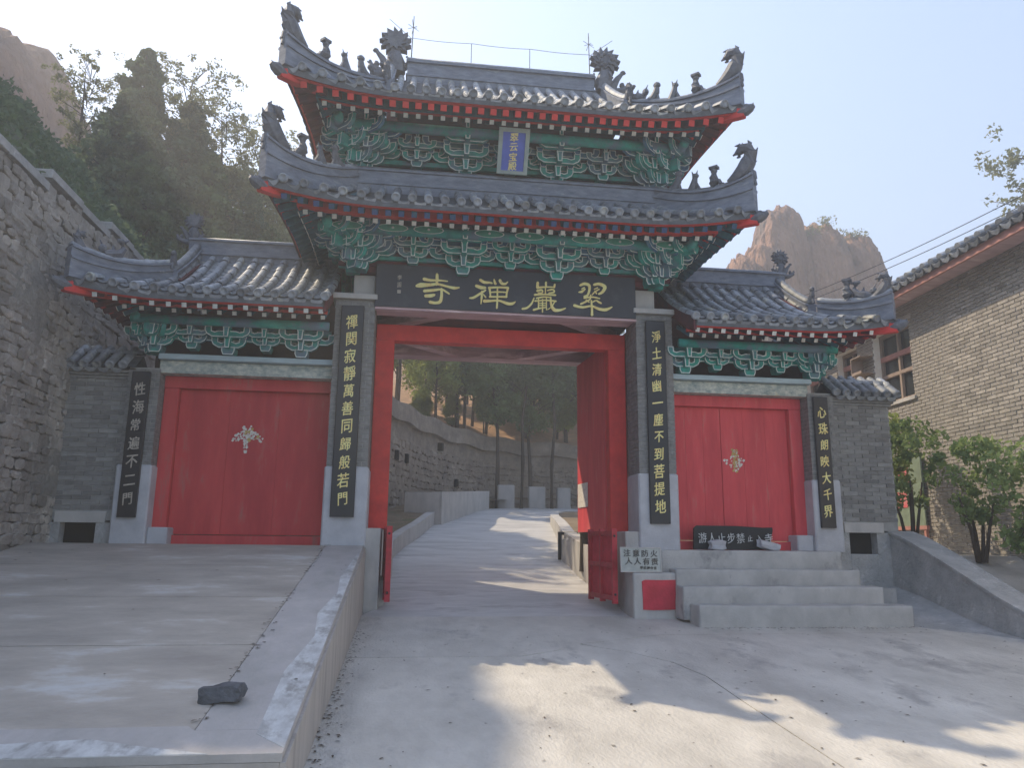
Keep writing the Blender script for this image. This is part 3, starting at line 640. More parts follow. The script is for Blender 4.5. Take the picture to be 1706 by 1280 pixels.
for sg in (-1, 1):
    put(CHI, 'ridge_end_dragon', up, (sg*1.86, YC, zr+.24), (sg, 0, 0), 1.12)
    for sd in 'FB':
        pts = [RU.pos(sd, sg*(XG-.06), t) for t in np.linspace(2.5, 1.0, 9)]
        m = MB(); m.sweep(pts, .14, -.02, .20); m.sweep(pts, .18, .20, .24)
        part('slope_ridge', m, 'ridge', up); part('ridge_cap', MB().tube([p+Vector((0, 0, .25)) for p in pts], .06, 7, 0, True, True), 'tile', up, True)
        if sd == 'F': put(DRG, 'roof_beast', up, pts[-1]+Vector((0, 0, .2)), (0, -1, 0), .55)
    gb = MB(); x = sg*(XG-.22); zb = RU.pos('F', 1.5, 1.0).z; gb.prism([(YC-1.5, zb-.1), (YC, zr-.02), (YC+1.5, zb-.1)], x-.03, x+.03, 'x'); part('gable', gb, 'soffit', up)
    hip_ridge(RU, 'F', sg, 0, 1.05, up, .20, .34, .10, (0, 1, 2, 3), .92)
    hip_ridge(RU, 'B', sg, 0, 1.05, up, .20, .34, .10, (0, 1, 2), .92)
# lower roof
RL = Roof(-.05, YC, 3.15, 2.55, 4.50, .60, 1.0, .18, .13, 1.5, 1.2, .8)
def tm_l(sd, q): A = 3.15 if sd in 'FB' else 2.55; return max(0, min(.92, A-abs(q)))
lo = build_roof('lower_roof', RL, 'FRLB', tm_l, lambda sd: (-3.15, 3.15) if sd in 'FB' else (-2.55, 2.55), gate, fly='blue')
m = MB(); x1 = 2.34; y0 = YC-1.66; y1 = YC+1.66
for (w_, za, zb) in ((.10, 4.95, 5.12), (.14, 5.12, 5.15), (.09, 5.15, 5.33), (.14, 5.33, 5.36)):
    m.box(-x1-w_/2, x1+w_/2, y0-w_/2, y0+.12, za, zb); m.box(-x1-w_/2, -x1+.12, y0+.121, y1, za, zb); m.box(x1-.12, x1+w_/2, y0+.121, y1, za, zb)
part('band_ridge', m, 'ridge', lo)
for (a, b) in (((-x1-.03, y0), (x1+.03, y0)), ((-x1, y0), (-x1, y1)), ((x1, y0), (x1, y1))):
    part('ridge_cap', MB().tube([(a[0], a[1], 5.36), (b[0], b[1], 5.36)], .05, 7, 0, True, True), 'tile', lo, True)
for sg in (-1, 1):
    hip_ridge(RL, 'F', sg, 0, .90, lo, .34, .40, .14, (0, 1, 2), .95)
    hip_ridge(RL, 'B', sg, 0, .90, lo, .34, .40, .14, (0, 1), .95)
# wing roofs
wings = {}
for sg, ax in ((-1, 5.56), (1, 5.34)):
    RW = Roof(0, 1.0, ax, 1.8, 3.20, 1.12, 1.8, .17, .10, 1.1, .95, .62)
    XW = 4.76
    def tm_w(sd, q, ax=ax):
        if sd in 'FB': return 1.8 if abs(q) <= XW else max(0, ax-abs(q))
        return min(ax-XW, max(0, 1.8-abs(q)))
    def rg(sd, ax=ax, sg=sg):
        if sd in 'FB': return (2.56, ax) if sg > 0 else (-ax, -2.56)
        return (-1.8, 1.8)
    wr = build_roof('wing_roof', RW, 'FB'+('R' if sg > 0 else 'L'), tm_w, rg, gate, sp=.212, rsp=.19, fly='white', wing=True)
    wr['label'] = 'tiled roof over the %s side bay' % ('left' if sg < 0 else 'right')
    wings[sg] = (wr, RW)
    zt = 4.32; a, b = sorted((sg*2.28, sg*4.86))
    m = MB(); m.box(a, b, .90, 1.10, zt-.08, zt+.04); m.box(a, b, .87, 1.13, zt+.04, zt+.07); m.box(a, b, .92, 1.08, zt+.07, zt+.27); m.box(a, b, .88, 1.12, zt+.27, zt+.30)
    part('main_ridge', m, 'ridge', wr); part('ridge_cap', MB().tube([(a, 1, zt+.30), (b, 1, zt+.30)], .055, 8, 0, True, True), 'tile', wr, True)
    put(CHI, 'ridge_end_dragon', wr, (sg*4.82, 1.0, zt+.34), (sg, 0, 0), .62)
    pts = [RW.pos('F', sg*(XW-.02), t) for t in np.linspace(1.75, .72, 9)]
    m = MB(); m.sweep(pts, .13, -.02, .17); m.sweep(pts, .17, .17, .20); part('slope_ridge', m, 'ridge', wr)
    part('ridge_cap', MB().tube([p+Vector((0, 0, .22)) for p in pts], .062, 8, 0, True, True), 'tile', wr, True)
    put(FIG[2], 'roof_beast', wr, pts[-1]+Vector((0, 0, .2)), (0, 1, 0), 1.0)
    hip_ridge(RW, 'F', sg, 0, ax-XW, wr, .28, .34, .06, (3, 0) if sg > 0 else (3,), .62 if sg > 0 else .45)
    gb = MB(); x = sg*(XW-.12); gb.prism([(1-1.1, 3.6), (1, 4.3), (1+1.1, 3.6)], x-.03, x+.03, 'x'); part('gable', gb, 'soffit', wr)
    # end board against the main pillar
    pe = [RW.pos('F', sg*2.56, t) for t in np.linspace(0, 1.7, 8)]
    part('end_board', MB().sweep(pe, .04, -.16, .06), 'soffit', wr)

# ------------------------------------------------------------------ brackets
def arm_outline(L, h=.10, up=.075, e=.10):
    r = [(0, 0), (L-.11, 0), (L-.03, .045), (L, .10), (L, h+up), (L-e, h+up), (L-e-.005, h-.005), (L-e-.05, h-.02), (L-e-.11, h), (0, h)]
    l = [(-x, z) for x, z in r]; return r[1:-1]+[(x, z) for x, z in l[::-1]][1:-1]
def inset(poly, d):
    n = len(poly); out = []
    area = sum(poly[i][0]*poly[(i+1) % n][1]-poly[(i+1) % n][0]*poly[i][1] for i in range(n)); s = 1 if area > 0 else -1
    for i in range(n):
        a, b, c = Vector(poly[i-1]), Vector(poly[i]), Vector(poly[(i+1) % n])
        n1 = Vector((-(b-a).y, (b-a).x)).normalized()*s; n2 = Vector((-(c-b).y, (c-b).x)).normalized()*s
        bi = n1+n2
        if bi.length < 1e-4: bi = n1
        bi.normalize(); k = d/max(.45, bi.dot(n1)); q = b+bi*k; out.append((q.x, q.y))
    return out
def outlined(name, poly, th, body='green', line='outline', lw=.015):
    """extruded plate with a raised white painted border on its front (-y) face"""
    m = MB(); m.prism(poly, 0, th, 'y', 0); ins = inset(poly, lw); n = len(poly)
    vs = [(x, -.0025, z) for x, z in poly]+[(x, -.0025, z) for x, z in ins]
    area = sum(poly[i][0]*poly[(i+1) % n][1]-poly[(i+1) % n][0]*poly[i][1] for i in range(n))
    fs = [(i, (i+1) % n, n+(i+1) % n, n+i) for i in range(n)]
    if area < 0: fs = [f[::-1] for f in fs]
    m.add(vs, fs, 1); return m.mesh(name, [body, line])
ARM_S = outlined('bracket_arm', arm_outline(.26), .06); ARM_M = outlined('bracket_arm', arm_outline(.34), .06); ARM_L = outlined('bracket_arm', arm_outline(.50), .06)
ARM_XS = outlined('bracket_arm', arm_outline(.19, .08, .06, .08), .05)
BASEP = [(-.075, 0), (.075, 0), (.10, .06), (.10, .13), (-.10, .13), (-.10, .06)]
BASE = outlined('bracket_base', BASEP, .2)
TONG = outlined('bracket_tongue', [(-.034, 0), (.034, 0), (.042, .13), (.055, .17), (-.055, .17), (-.042, .13)], .30)
BLK = outlined('bracket_block', [(-.035, 0), (.035, 0), (.055, .045), (.055, .085), (-.055, .085), (-.055, .045)], .09, 'bluegrey', lw=.011)
ARM_B = outlined('bracket_arm', arm_outline(.66), .05, 'bluegrey')
POST = outlined('bracket_post', [(-.03, 0), (.03, 0), (.03, .2), (-.03, .2)], .05)
def bracket(x, y, z, fx, parent, lv=3, stp=.17, pj=.15, basew=1., big=True, corner=0, sc=1.):
    """dougong set: base block and rising, outward-stepping arms; fx = direction of the wall line"""
    fx = Vector(fx); out = Vector((fx.y, -fx.x, 0)); o = Vector((x, y, z))
    D = Matrix.Diagonal((sc, 1, sc, 1))
    bs = inst('bracket_set', BASE, parent, frame(o+out*.10, fx, -out.cross(fx)) @ D)
    fr = lambda p: Matrix(((fx.x, -out.x, 0, p.x), (fx.y, -out.y, 0, p.y), (0, 0, 1, p.z), (0, 0, 0, 1)))
    bs.matrix_local = Matrix.Translation(-WL[parent.name]) @ fr(o+out*.10) @ D; WL[bs.name] = o+out*.10
    def add(nm, me, p):
        ob = bpy.data.objects.new(nm, me); COL.objects.link(ob); ob.parent = bs
        ob.matrix_local = (fr(o+out*.10) @ D).inverted() @ fr(p) @ D
    for k in range(lv):
        zz = z+(.11+k*stp)*sc
        p = Vector((x, y, zz))
        add('bracket_arm', [ARM_S, ARM_M, ARM_M][min(k, 2)], p+out*(.10+pj*(k)))
        if k >= 1: add('bracket_arm', ARM_L if k == 1 else ARM_B, p+out*(.03+pj*(k-1))+Vector((0, 0, -.015)))
        e = [.26, .34, .50][min(k, 2)]-.05
        if k < lv-1:
            for q in (-e, e): add('bracket_block', BLK, p+fx*q+out*(.115+pj*k)+Vector((0, 0, .155*sc)))
        add('bracket_tongue', TONG, p+out*(.13+pj*(k+.55))+Vector((0, 0, -.02*sc)))
    if big: add('bracket_post', POST, Vector((x, y, z+(.11+lv*stp)*sc))+out*(.10+pj*(lv-.4)))
    return bs
def tier(z, x_list, parent, lv, stp, pj, y=.1):
    for x in x_list:
        bracket(x, y-.15, z, (1, 0, 0), parent, lv, stp, pj)
    for sg in (-1, 1):   # corner: diagonal and side-facing arms, extra front sets
        X = sg*2.17
        for ang in (45,):
            fx = Vector((1, 0, 0)); fx.rotate(Matrix.Rotation(math.radians(sg*ang), 3, 'Z'))
            bracket(X+sg*.06, y-.21, z, fx, parent, lv, stp, pj*1.35)
        fx = Vector((1, 0, 0)); fx.rotate(Matrix.Rotation(math.radians(sg*90), 3, 'Z'))
        for yy in (y, 1.35, 2.6): bracket(X+sg*.12, yy, z, fx, parent, lv, stp, pj)
        fx = Vector((1, 0, 0)); fx.rotate(Matrix.Rotation(math.radians(sg*22), 3, 'Z'))
        bracket(X+sg*.02, y-.17, z, fx, parent, lv, stp, pj*1.1, big=False)
BX = (-2.17, -.70, .70, 2.17)
def mid_set(x, z, y, stp, pj, parent, lv=2):
    for k in range(1, lv+1):
        pass
    return bracket(x, y-.13, z+.10, (1, 0, 0), parent, lv, stp, pj, big=True, sc=.85)
for x in (-1.43, 0, 1.43):
    mid_set(x, 3.93, .1, .15, .12, gate); mid_set(x, 5.46, .1, .17, .12, gate)
tier(3.90, BX, gate, 3, .145, .15)
tier(5.42, BX, gate, 3, .165, .15, y=.10)
def purlin(x0, x1, y, z, r, parent, mt='green'): part('purlin', MB().tube([(x0, y, z), (x1, y, z)], r, 12), mt, parent, True)
purlin(-2.75, 2.75, -.50, 4.37, .075, gate); purlin(-2.6, 2.6, -.52, 5.955, .075, gate)
for sg in (-1, 1):
    part('purlin', MB().tube([(sg*2.62, -.7, 4.385), (sg*2.62, 3.3, 4.385)], .07, 10), 'green', gate, True)
    part('purlin', MB().tube([(sg*2.55, -.7, 5.97), (sg*2.55, 3.2, 5.97)], .07, 10), 'green', gate, True)
part('tie_beam', MB().box(-2.5, 2.5, -.0, .12, 4.0, 4.06), 'soffit', gate)
part('plate_beam', MB().box(-2.36, 2.36, -.16, .02, 5.36, 5.44), 'plate', gate)
part('bracket_backboard', MB().box(-2.3, 2.3, .03, .2, 3.92, 4.5), 'soffit', gate)
for zz in (4.10, 4.26): part('long_tie', MB().box(-2.5, 2.5, -.03, .03, zz, zz+.06), 'green', gate)
for zz in (5.62, 5.80): part('long_tie', MB().box(-2.4, 2.4, -.03, .04, zz, zz+.07), 'green', gate)
# pale lozenge motifs on the lower purlin
LOZ = MB(); N = 16; vs = [(0, -.004, 0)]
for k in range(N):
    a = 2*math.pi*k/N; vs.append((.20*math.copysign(abs(math.cos(a))**1.0, math.cos(a)), 0, .052*math.sin(a)))
LOZ.add(vs, [(0, 1+k, 1+(k+1) % N) for k in range(N)])
vs2 = [(v[0]*1.08, .001, v[2]*1.16) for v in vs[1:]]+[(v[0]*1.0, .0005, v[2]*1.0) for v in vs[1:]]
LOZ.add(vs2, [(k, (k+1) % N, N+(k+1) % N, N+k) for k in range(N)], 1); LOZ.blob((0, -.006, 0), (.02, .006, .018), 1, 6, 4)
LOZ = LOZ.mesh('painted_motif', ['green_pale', 'outline'])
for i, x in enumerate((-1.72, -1.22, -.36, .12 if 0 else .22, 1.05, 1.55, 2.3, -2.35)):
    inst('painted_motif', LOZ, gate, Matrix.Translation((x, -.579, 4.375)))
# wings' bays
for sg in (-1, 1):
    wr, RW = wings[sg]
    xo = 4.72 if sg > 0 else 4.85
    X = sorted((sg*xo, sg*(xo+.42)))
    pl = part('pillar', MB().box(X[0]+.008, X[1]-.008, .208, .75, 1.04, 2.40), 'mortar', gate)
    sb = MB(); brick_face(sb, X[0], X[1], 1.05, 2.38, .2, .02); brick_side(sb, X[0], X[0]+.02, .22, .7, 1.05, 2.38); brick_side(sb, X[1]-.02, X[1], .22, .7, 1.05, 2.38)
    b = part('brick_courses', sb, 'brickj', pl); b['kind'] = 'stuff'
    part('stone_base', MB().cham(X[0]-.02, X[1]+.02, .18, .72, -.02, 1.05, .02), 'granite', pl)
    X2 = sorted((sg*(xo-.28), sg*(xo-.02))); part('door_block', MB().cham(X2[0], X2[1], .25, .6, -.01, .22, .015), 'granite', gate)
    a, b = sorted((sg*2.5, sg*xo+sg*.03))
    part('lintel', MB().cham(a, b, .22, .42, 2.34, 2.52, .01), 'worn', gate)
    part('lintel_cap', MB().cham(a, b+.02, .12, .5, 2.525, 2.60, .01), 'greybeam', gate)
    xi, xj = sg*2.5, sg*xo
    # frame
    a, b = sorted((xi, xj))
    part('door_head', MB().cham(a, b, .42, .56, 2.17, 2.34, .008), 'door' if sg > 0 else 'door_old', gate)
    A, B = sorted((sg*(xo-.20), sg*(xo-.002))); part('door_jamb', MB().cham(A, B, .43, .56, .22, 2.17, .008), 'door' if sg > 0 else 'door_old', gate)
    A, B = sorted((sg*2.5, sg*2.56)); part('door_jamb', MB().cham(A, B, .43, .56, .0, 2.17, .008), 'door' if sg > 0 else 'door_old', gate)
    dx = sorted((sg*2.56, sg*(xo-.2)))
    mid = dx[1]-.002 if sg < 0 else 3.42
    for (p, q) in ((dx[0], mid), (mid, dx[1])):
        if q-p < .1: continue
        lf2 = part('door_leaf', MB().box(p+.004, q-.004, .545, .585, .13, 2.17), 'door' if sg > 0 else 'door_old', gate)
        k = 3; w_ = (q-p-.008)/k
        for i in range(k):
            g_ = .0015
            part('door_plank', MB().box(p+.004+i*w_+g_, p+.004+(i+1)*w_-g_, .532, .544, .135, 2.165), 'door' if sg > 0 else 'door_old', lf2)
    part('door_sill', MB().cham(dx[0], dx[1], .47, .59, -.01, .12, .006), 'door' if sg > 0 else 'door_old', gate)
    # bay brackets, purlin, dark core
    cx0, cx1 = sorted((sg*2.5, sg*(xo+.2)))
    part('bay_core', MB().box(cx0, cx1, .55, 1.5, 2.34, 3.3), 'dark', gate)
    a, b = sorted((sg*2.56, sg*(xo+.35))); purlin(a, b, -.12, 3.02, .065, gate); purlin(a, b, .25, 3.0, .05, gate)
    part('purlin', MB().tube([(sg*(xo+.28), -.2, 3.04), (sg*(xo+.28), 1.8, 3.04)], .06, 10), 'green', gate, True)
    for x in ((3.24, 4.26) if sg > 0 else (3.45, 4.45)): bracket(sg*x, .20, 2.68, (1, 0, 0), gate, 2, .12, .09, sc=.75, big=False)
    for x in ((2.72, 3.75) if sg > 0 else (2.95, 3.95)):
        bracket(sg*x, .18, 2.605, (1, 0, 0), gate, 2, .14, .11, sc=.9, big=False)
    xc = xo+.08
    bracket(sg*xc, .18, 2.605, (1, 0, 0), gate, 2, .14, .11, sc=.9, big=False)
    for an in (30, 60, 90):
        fx = Vector((1, 0, 0)); fx.rotate(Matrix.Rotation(math.radians(sg*an), 3, 'Z'))
        bracket(sg*(xc+.05), .24, 2.605, fx, gate, 2, .14, .13, sc=.85, big=False)
# torn paper charms on the doors
def scraps(cx, cz, shape, mt, parent, seed, y, keep, name='paper_scrap'):
    rd_ = random.Random(seed); m = MB(); n_ = 13; k = 0
    for i in range(n_):
        for j in range(n_):
            u0, v0 = (i/n_-.5)*2, (j/n_-.5)*2
            if not shape(u0+1/n_, v0+1/n_) or rd_.random() > keep: continue
            w_ = 1/n_*rd_.uniform(.14, .30); x = cx+u0*.215+rd_.uniform(-.012, .012); z = cz+v0*.215+rd_.uniform(-.012, .012)
            e = [rd_.uniform(.85, 1.35) for _ in range(8)]
            c_ = [(x+w_*e[0]*.9, z), (x+w_*e[1]*.6, z+w_*e[2]*.8), (x-w_*.1, z+w_*e[3]), (x-w_*e[4]*.8, z+w_*e[5]*.5), (x-w_*e[6], z-w_*.4), (x, z-w_*e[7])]
            m.add([(p[0], y-.0002*(k % 7), p[1]) for p in c_], [tuple(range(6))]); k += 1
    return part(name, m, mt, parent)
palm = lambda u, v: (v > -.25 and abs(u) < .95-.75*max(0, v) and (v < .75-.8*abs(u)*abs(u)+.12*math.sin(u*14)) and v > .1-.5*abs(u)) or (abs(u+.05) < .12 and v > -.95 and v <= .2)
diam = lambda u, v: abs(u)+abs(v) < .92
s1 = scraps(-3.66, 1.50, palm, 'paper', gate, 3, .528, .92); s2 = scraps(-3.64, 1.53, lambda u, v: palm(u*1.5, v*1.5), 'papergold', gate, 5, .5262, .25)
s3 = scraps(3.66, 1.36, diam, 'paper', gate, 8, .528, .62); s4 = scraps(3.66, 1.36, lambda u, v: abs(u) < .30 and abs(v) < .85, 'papergold', gate, 9, .5262, .85)
for s_ in (s1, s2, s3, s4): s_['kind'] = 'stuff'

# ------------------------------------------------------------------ boards with writing
nb = thing('name_board', 'long black name board with four large gold characters over the central opening', 'sign', (0, -.03, 3.38))
part('board_panel', MB().cham(-1.95, 1.93, -.05, .03, 3.385, 4.03, .008), 'black', nb)
part('lower_trim', MB().box(-1.94, 1.94, -.03, .05, 3.35, 3.383), 'mauve', nb)
def ribbon(m, pts, y, th=.014):
    """brush stroke: points (x,z,width) joined as one flat raised stroke"""
    P_ = [Vector((p[0], p[1])) for p in pts]; Wd = [p[2] for p in pts]; n = len(P_); L_, Rr = [], []
    # subdivide with smooth interpolation
    Q, WW = [], []
    for i in range(n-1):
        p0, p1, p2, p3 = P_[max(i-1, 0)], P_[i], P_[i+1], P_[min(i+2, n-1)]
        for k in range(4):
            t = k/4; Q.append(.5*((2*p1)+(p2-p0)*t+(2*p0-5*p1+4*p2-p3)*t*t+(3*p1-p0-3*p2+p3)*t**3)); WW.append(lerp(Wd[i], Wd[i+1], t))
    Q.append(P_[-1]); WW.append(Wd[-1])
    N = len(Q); left, right = [], []
    for i in range(N):
        d = (Q[min(i+1, N-1)]-Q[max(i-1, 0)]); d.normalize(); nn_ = Vector((-d.y, d.x)); left.append(Q[i]+nn_*WW[i]/2); right.append(Q[i]-nn_*WW[i]/2)
    d0 = (Q[0]-Q[1]).normalized(); d1 = (Q[-1]-Q[-2]).normalized()
    capA = [Q[0]+d0*WW[0]*.42+Vector((-d0.y, d0.x))*WW[0]*.25*s for s in (1, -1)]; capB = [Q[-1]+d1*WW[-1]*.5]
    o = len(m.v); ring = left+capB+right[::-1]+capA[::1]
    # build strip as quads plus cap triangles
    vs = [(p.x, y, p.y) for p in left]+[(p.x, y, p.y) for p in right]; fs = [(i, i+1, N+i+1, N+i) for i in range(N-1)]
    vs += [(capB[0].x, y, capB[0].y), (capA[0].x, y, capA[0].y), (capA[1].x, y, capA[1].y)]
    fs += [(N-1, 2*N, 2*N-1), (0, N, 2*N+2, 2*N+1) if (capA[0]-left[0]).length < (capA[1]-left[0]).length else (0, N, 2*N+1, 2*N+2)]
    nv = len(vs); vs += [(p[0], y+th, p[2]) for p in vs]
    bd = list(range(N))+[2*N]+list(range(2*N-1, N-1, -1))+([2*N+2, 2*N+1] if (capA[0]-left[0]).length < (capA[1]-left[0]).length else [2*N+1, 2*N+2])
    fs += [(bd[i], bd[(i+1) % len(bd)], bd[(i+1) % len(bd)]+nv, bd[i]+nv) for i in range(len(bd))]
    m.add(vs, fs)
K1 = [  # si (temple)
 [(480, 308, 38), (560, 322, 30), (680, 322, 20), (775, 330, 12)], [(640, 248, 30), (642, 300, 36), (640, 375, 26)],
 [(390, 395, 30), (440, 385, 56), (560, 378, 34), (650, 368, 26), (760, 392, 24), (860, 412, 34), (925, 405, 12)],
 [(488, 455, 34), (590, 445, 32), (700, 432, 20), (760, 460, 22), (800, 485, 18)],
 [(700, 425, 24), (705, 500, 32), (690, 580, 38), (630, 598, 30), (560, 588, 36)], [(505, 515, 36), (570, 512, 40), (615, 500, 28)]]
K2 = [  # chan
 [(1140, 380, 34), (1200, 400, 40), (1255, 402, 28)], [(1258, 432, 18), (1190, 475, 26), (1110, 525, 28), (1058, 532, 16)],
 [(1212, 448, 20), (1210, 530, 24), (1203, 602, 10)], [(1232, 485, 12), (1262, 520, 18)],
 [(1190, 308, 34), (1240, 335, 34), (1310, 338, 22), (1340, 345, 18)], [(1365, 298, 14), (1378, 345, 32), (1395, 350, 14)],
 [(1440, 308, 34), (1465, 345, 34), (1510, 350, 26), (1540, 325, 14)],
 [(1300, 402, 26), (1420, 395, 20), (1545, 398, 28)], [(1308, 405, 26), (1318, 470, 20), (1322, 518, 18)], [(1545, 402, 26), (1530, 460, 22), (1525, 515, 20)],
 [(1322, 458, 14), (1420, 452, 16), (1520, 455, 14)], [(1312, 515, 22), (1420, 512, 18), (1528, 512, 24)], [(1408, 392, 16), (1410, 520, 20), (1405, 652, 22)],
 [(1245, 568, 38), (1330, 565, 26), (1430, 560, 20), (1540, 595, 36), (1600, 595, 34), (1642, 570, 12)]]
K3 = [  # yan (cliff)
 [(378, 250, 30), (375, 312, 34)], [(485, 244, 24), (485, 300, 20)], [(600, 268, 22), (592, 305, 24)], [(372, 312, 26), (480, 302, 16), (600, 302, 12)],
 [(372, 352, 28), (430, 340, 20), (438, 372, 16), (385, 380, 18)], [(505, 345, 14), (575, 332, 20), (590, 365, 20), (520, 378, 12)], [(478, 300, 12), (478, 400, 14)],
 [(340, 402, 26), (470, 396, 16), (608, 402, 22)], [(330, 442, 14), (300, 510, 22), (240, 565, 24), (180, 578, 24)],
 [(362, 445, 18), (450, 428, 18), (535, 430, 14)], [(345, 480, 20), (480, 468, 16), (615, 478, 20)], [(388, 440, 14), (388, 560, 16)], [(440, 455, 12), (440, 615, 16)], [(490, 432, 12), (490, 590, 12)],
 [(385, 508, 12), (490, 505, 10)], [(385, 535, 12), (490, 532, 10)], [(325, 590, 26), (400, 570, 18), (490, 556, 12)],
 [(545, 430, 18), (552, 520, 26), (590, 585, 42), (660, 590, 30), (738, 565, 12)], [(600, 482, 14), (560, 545, 12), (505, 585, 8)]]
K4 = [  # cui
 [(935, 272, 26), (990, 252, 34), (1050, 270, 36), (1055, 330, 28), (1030, 395, 26), (985, 412, 22)], [(915, 358, 12), (955, 352, 30), (1000, 318, 14)], [(955, 318, 14), (990, 300, 16)],
 [(1118, 262, 28), (1190, 252, 34), (1260, 288, 44), (1230, 350, 34), (1180, 378, 24)], [(1092, 388, 14), (1130, 350, 16), (1185, 318, 14)], [(1120, 318, 12), (1165, 300, 14)], [(1130, 345, 20), (1150, 375, 14)],
 [(985, 432, 22), (1090, 418, 18), (1190, 436, 14)], [(1070, 395, 16), (1062, 445, 18), (1000, 480, 22), (940, 508, 24)], [(1010, 455, 14), (1050, 485, 14)], [(1098, 480, 12), (1140, 462, 16), (1180, 482, 24), (1208, 495, 20)],
 [(855, 528, 34), (960, 550, 28), (1080, 532, 20), (1180, 568, 34), (1270, 575, 38), (1352, 540, 12)], [(1078, 465, 20), (1085, 560, 24), (1085, 645, 30)]]
for K, ox, skew in ((K1, 640, .035), (K2, 640, .035), (K3, 840, .035), (K4, 840, .035)):
    m = MB()
    for i, st in enumerate(K):
        pts = []
        for (px, py, w_) in st:
            X = ox+px/7.755; Y = (430 if ox == 640 else 440)+py/7.755
            xx = (X-839.7)*.00900-.015+.00000*(X-839)
            zz = 3.70-((Y-487.5)-skew*(X-839.7))*.0097
            pts.append((xx, zz, w_/7.755*.0098))
        ribbon(m, pts, -.064-.0006*i)
    part('character', m, 'gold', nb)
for ch, zz in (('李', 3.83), ('園', 3.72)): write(ch, .085, (-1.61, -.055, zz), nb, 'silver', sx=.8)
part('seal', MB().box(-1.635, -1.585, -.058, -.051, 3.59, 3.64), 'silver', nb)

def couplet(sg, x0, x1, y, z0, z1, text, label, mtl, size, bold=.022):
    t = thing('couplet_board', label, 'sign', ((x0+x1)/2, y, z0), None)
    part('board_panel', MB().cham(x0, x1, y-.045, y-.002, z0, z1, .008), 'couplet', t)
    n_ = len(text); pad = .12; H_ = (z1-z0-2*pad)/n_
    rr = random.Random(text)
    for i, ch in enumerate(text):
        sc_ = rr.uniform(.9, 1.08); fl_ = .75 if ch in '一二' else 1
        write(ch, size*sc_, ((x0+x1)/2+rr.uniform(-.008, .008), y-.05, z1-pad-H_*(i+.5)), t, mtl, bold, .78, rr.uniform(-.05, .05))
couplet(-1, -2.41, -2.09, -.02, .38, 3.37, '禪関寂靜萬善同歸般若門', 'black couplet board with eleven gold characters on the pillar left of the central opening', 'gold', .21)
couplet(1, 2.07, 2.37, -.02, .35, 3.36, '淨土清幽一塵不到菩提地', 'black couplet board with eleven gold characters on the pillar right of the central opening', 'gold', .205)
couplet(-1, -5.20, -4.96, .18, .34, 2.33, '性海常遍不二門', 'black couplet board with seven dull characters on the outer pillar left of the left door', 'silver', .19)
couplet(1, 4.78, 5.02, .18, .33, 2.33, '心珠朗映大千界', 'black couplet board with seven pale gold characters on the outer pillar beside the steps', 'gold', .185)
# small blue plaque between the eaves, leaning forward
pq = thing('plaque', 'small blue plaque with gold characters leaning out under the top roof', 'sign', (-.03, -.4, 5.40))
b0, b1 = Vector((-.035, -.42, 5.40)), Vector((-.035, -.74, 5.965)); upv = (b1-b0).normalized(); outv = Vector((0, -1, 0)); outv = (outv-upv*outv.dot(upv)).normalized()
Hh = (b1-b0).length
def plaque_box(a, b, c, d, e, f, mt, nm):
    m = MB(); m.box(a, b, c, d, e, f); me = m.mesh(nm, [mt]); inst(nm, me, pq, frame_yz(b0, -outv, upv))
plaque_box(-.165, .165, -.03, 0, .04, Hh-.04, 'plaqueblue', 'plaque_panel')
for (a, b, e, f) in ((-.225, -.166, 0, Hh), (.166, .225, 0, Hh), (-.165, .165, 0, .05), (-.165, .165, Hh-.06, Hh)): plaque_box(a, b, -.05, .01, e, f, 'plaqueframe', 'plaque_frame')
for i, ch in enumerate('翠云宝殿'):
    write(ch, .13, b0+upv*(Hh-.13-.135*i)+outv*.034, pq, 'gold', .03, 1., 0, (1, 0, 0), upv)
# lightning rods and wires along the top ridge
for sg, lab in ((-1, 'thin lightning rod with a star of spikes at the left end of the top ridge'), (1, 'thin lightning rod with a star of spikes at the right end of the top ridge')):
    t = thing('lightning_rod', lab, 'lightning rod', (sg*1.60, YC, zr+.40))
    part('rod', MB().tube([(sg*1.60, YC, zr+.40), (sg*1.58, YC, zr+1.28)], [.010, .007], 5), 'iron', t)
    m = MB()
    for k in range(7):
        a = 2*math.pi*k/7; m.tube([(sg*1.585, YC, zr+1.05), (sg*1.585+.10*math.cos(a), YC+.1*math.sin(a), zr+1.05+.09*(1 if k % 2 else -.7))], .0045, 4)
    part('spike_cluster', m, 'iron', t); part('stay', MB().tube([(sg*1.6, YC, zr+.82), (sg*2.0, YC-.1, zr+1.10)], .005, 4), 'iron', t)
w1 = thing('ridge_wire', 'wire strung on two thin posts above the top ridge', 'wire', (0, YC, zr+.40))
pts = [Vector((lerp(-1.59, 1.6, i/24), YC, zr+.84-.02*math.sin(math.pi*((i/8) % 1)))) for i in range(25)]
part('wire', MB().tube(pts, .005, 4), 'iron', w1)
for x in (-.55, .50): part('wire_post', MB().tube([(x, YC, zr+.38), (x, YC, zr+.83)], .006, 4), 'iron', w1)

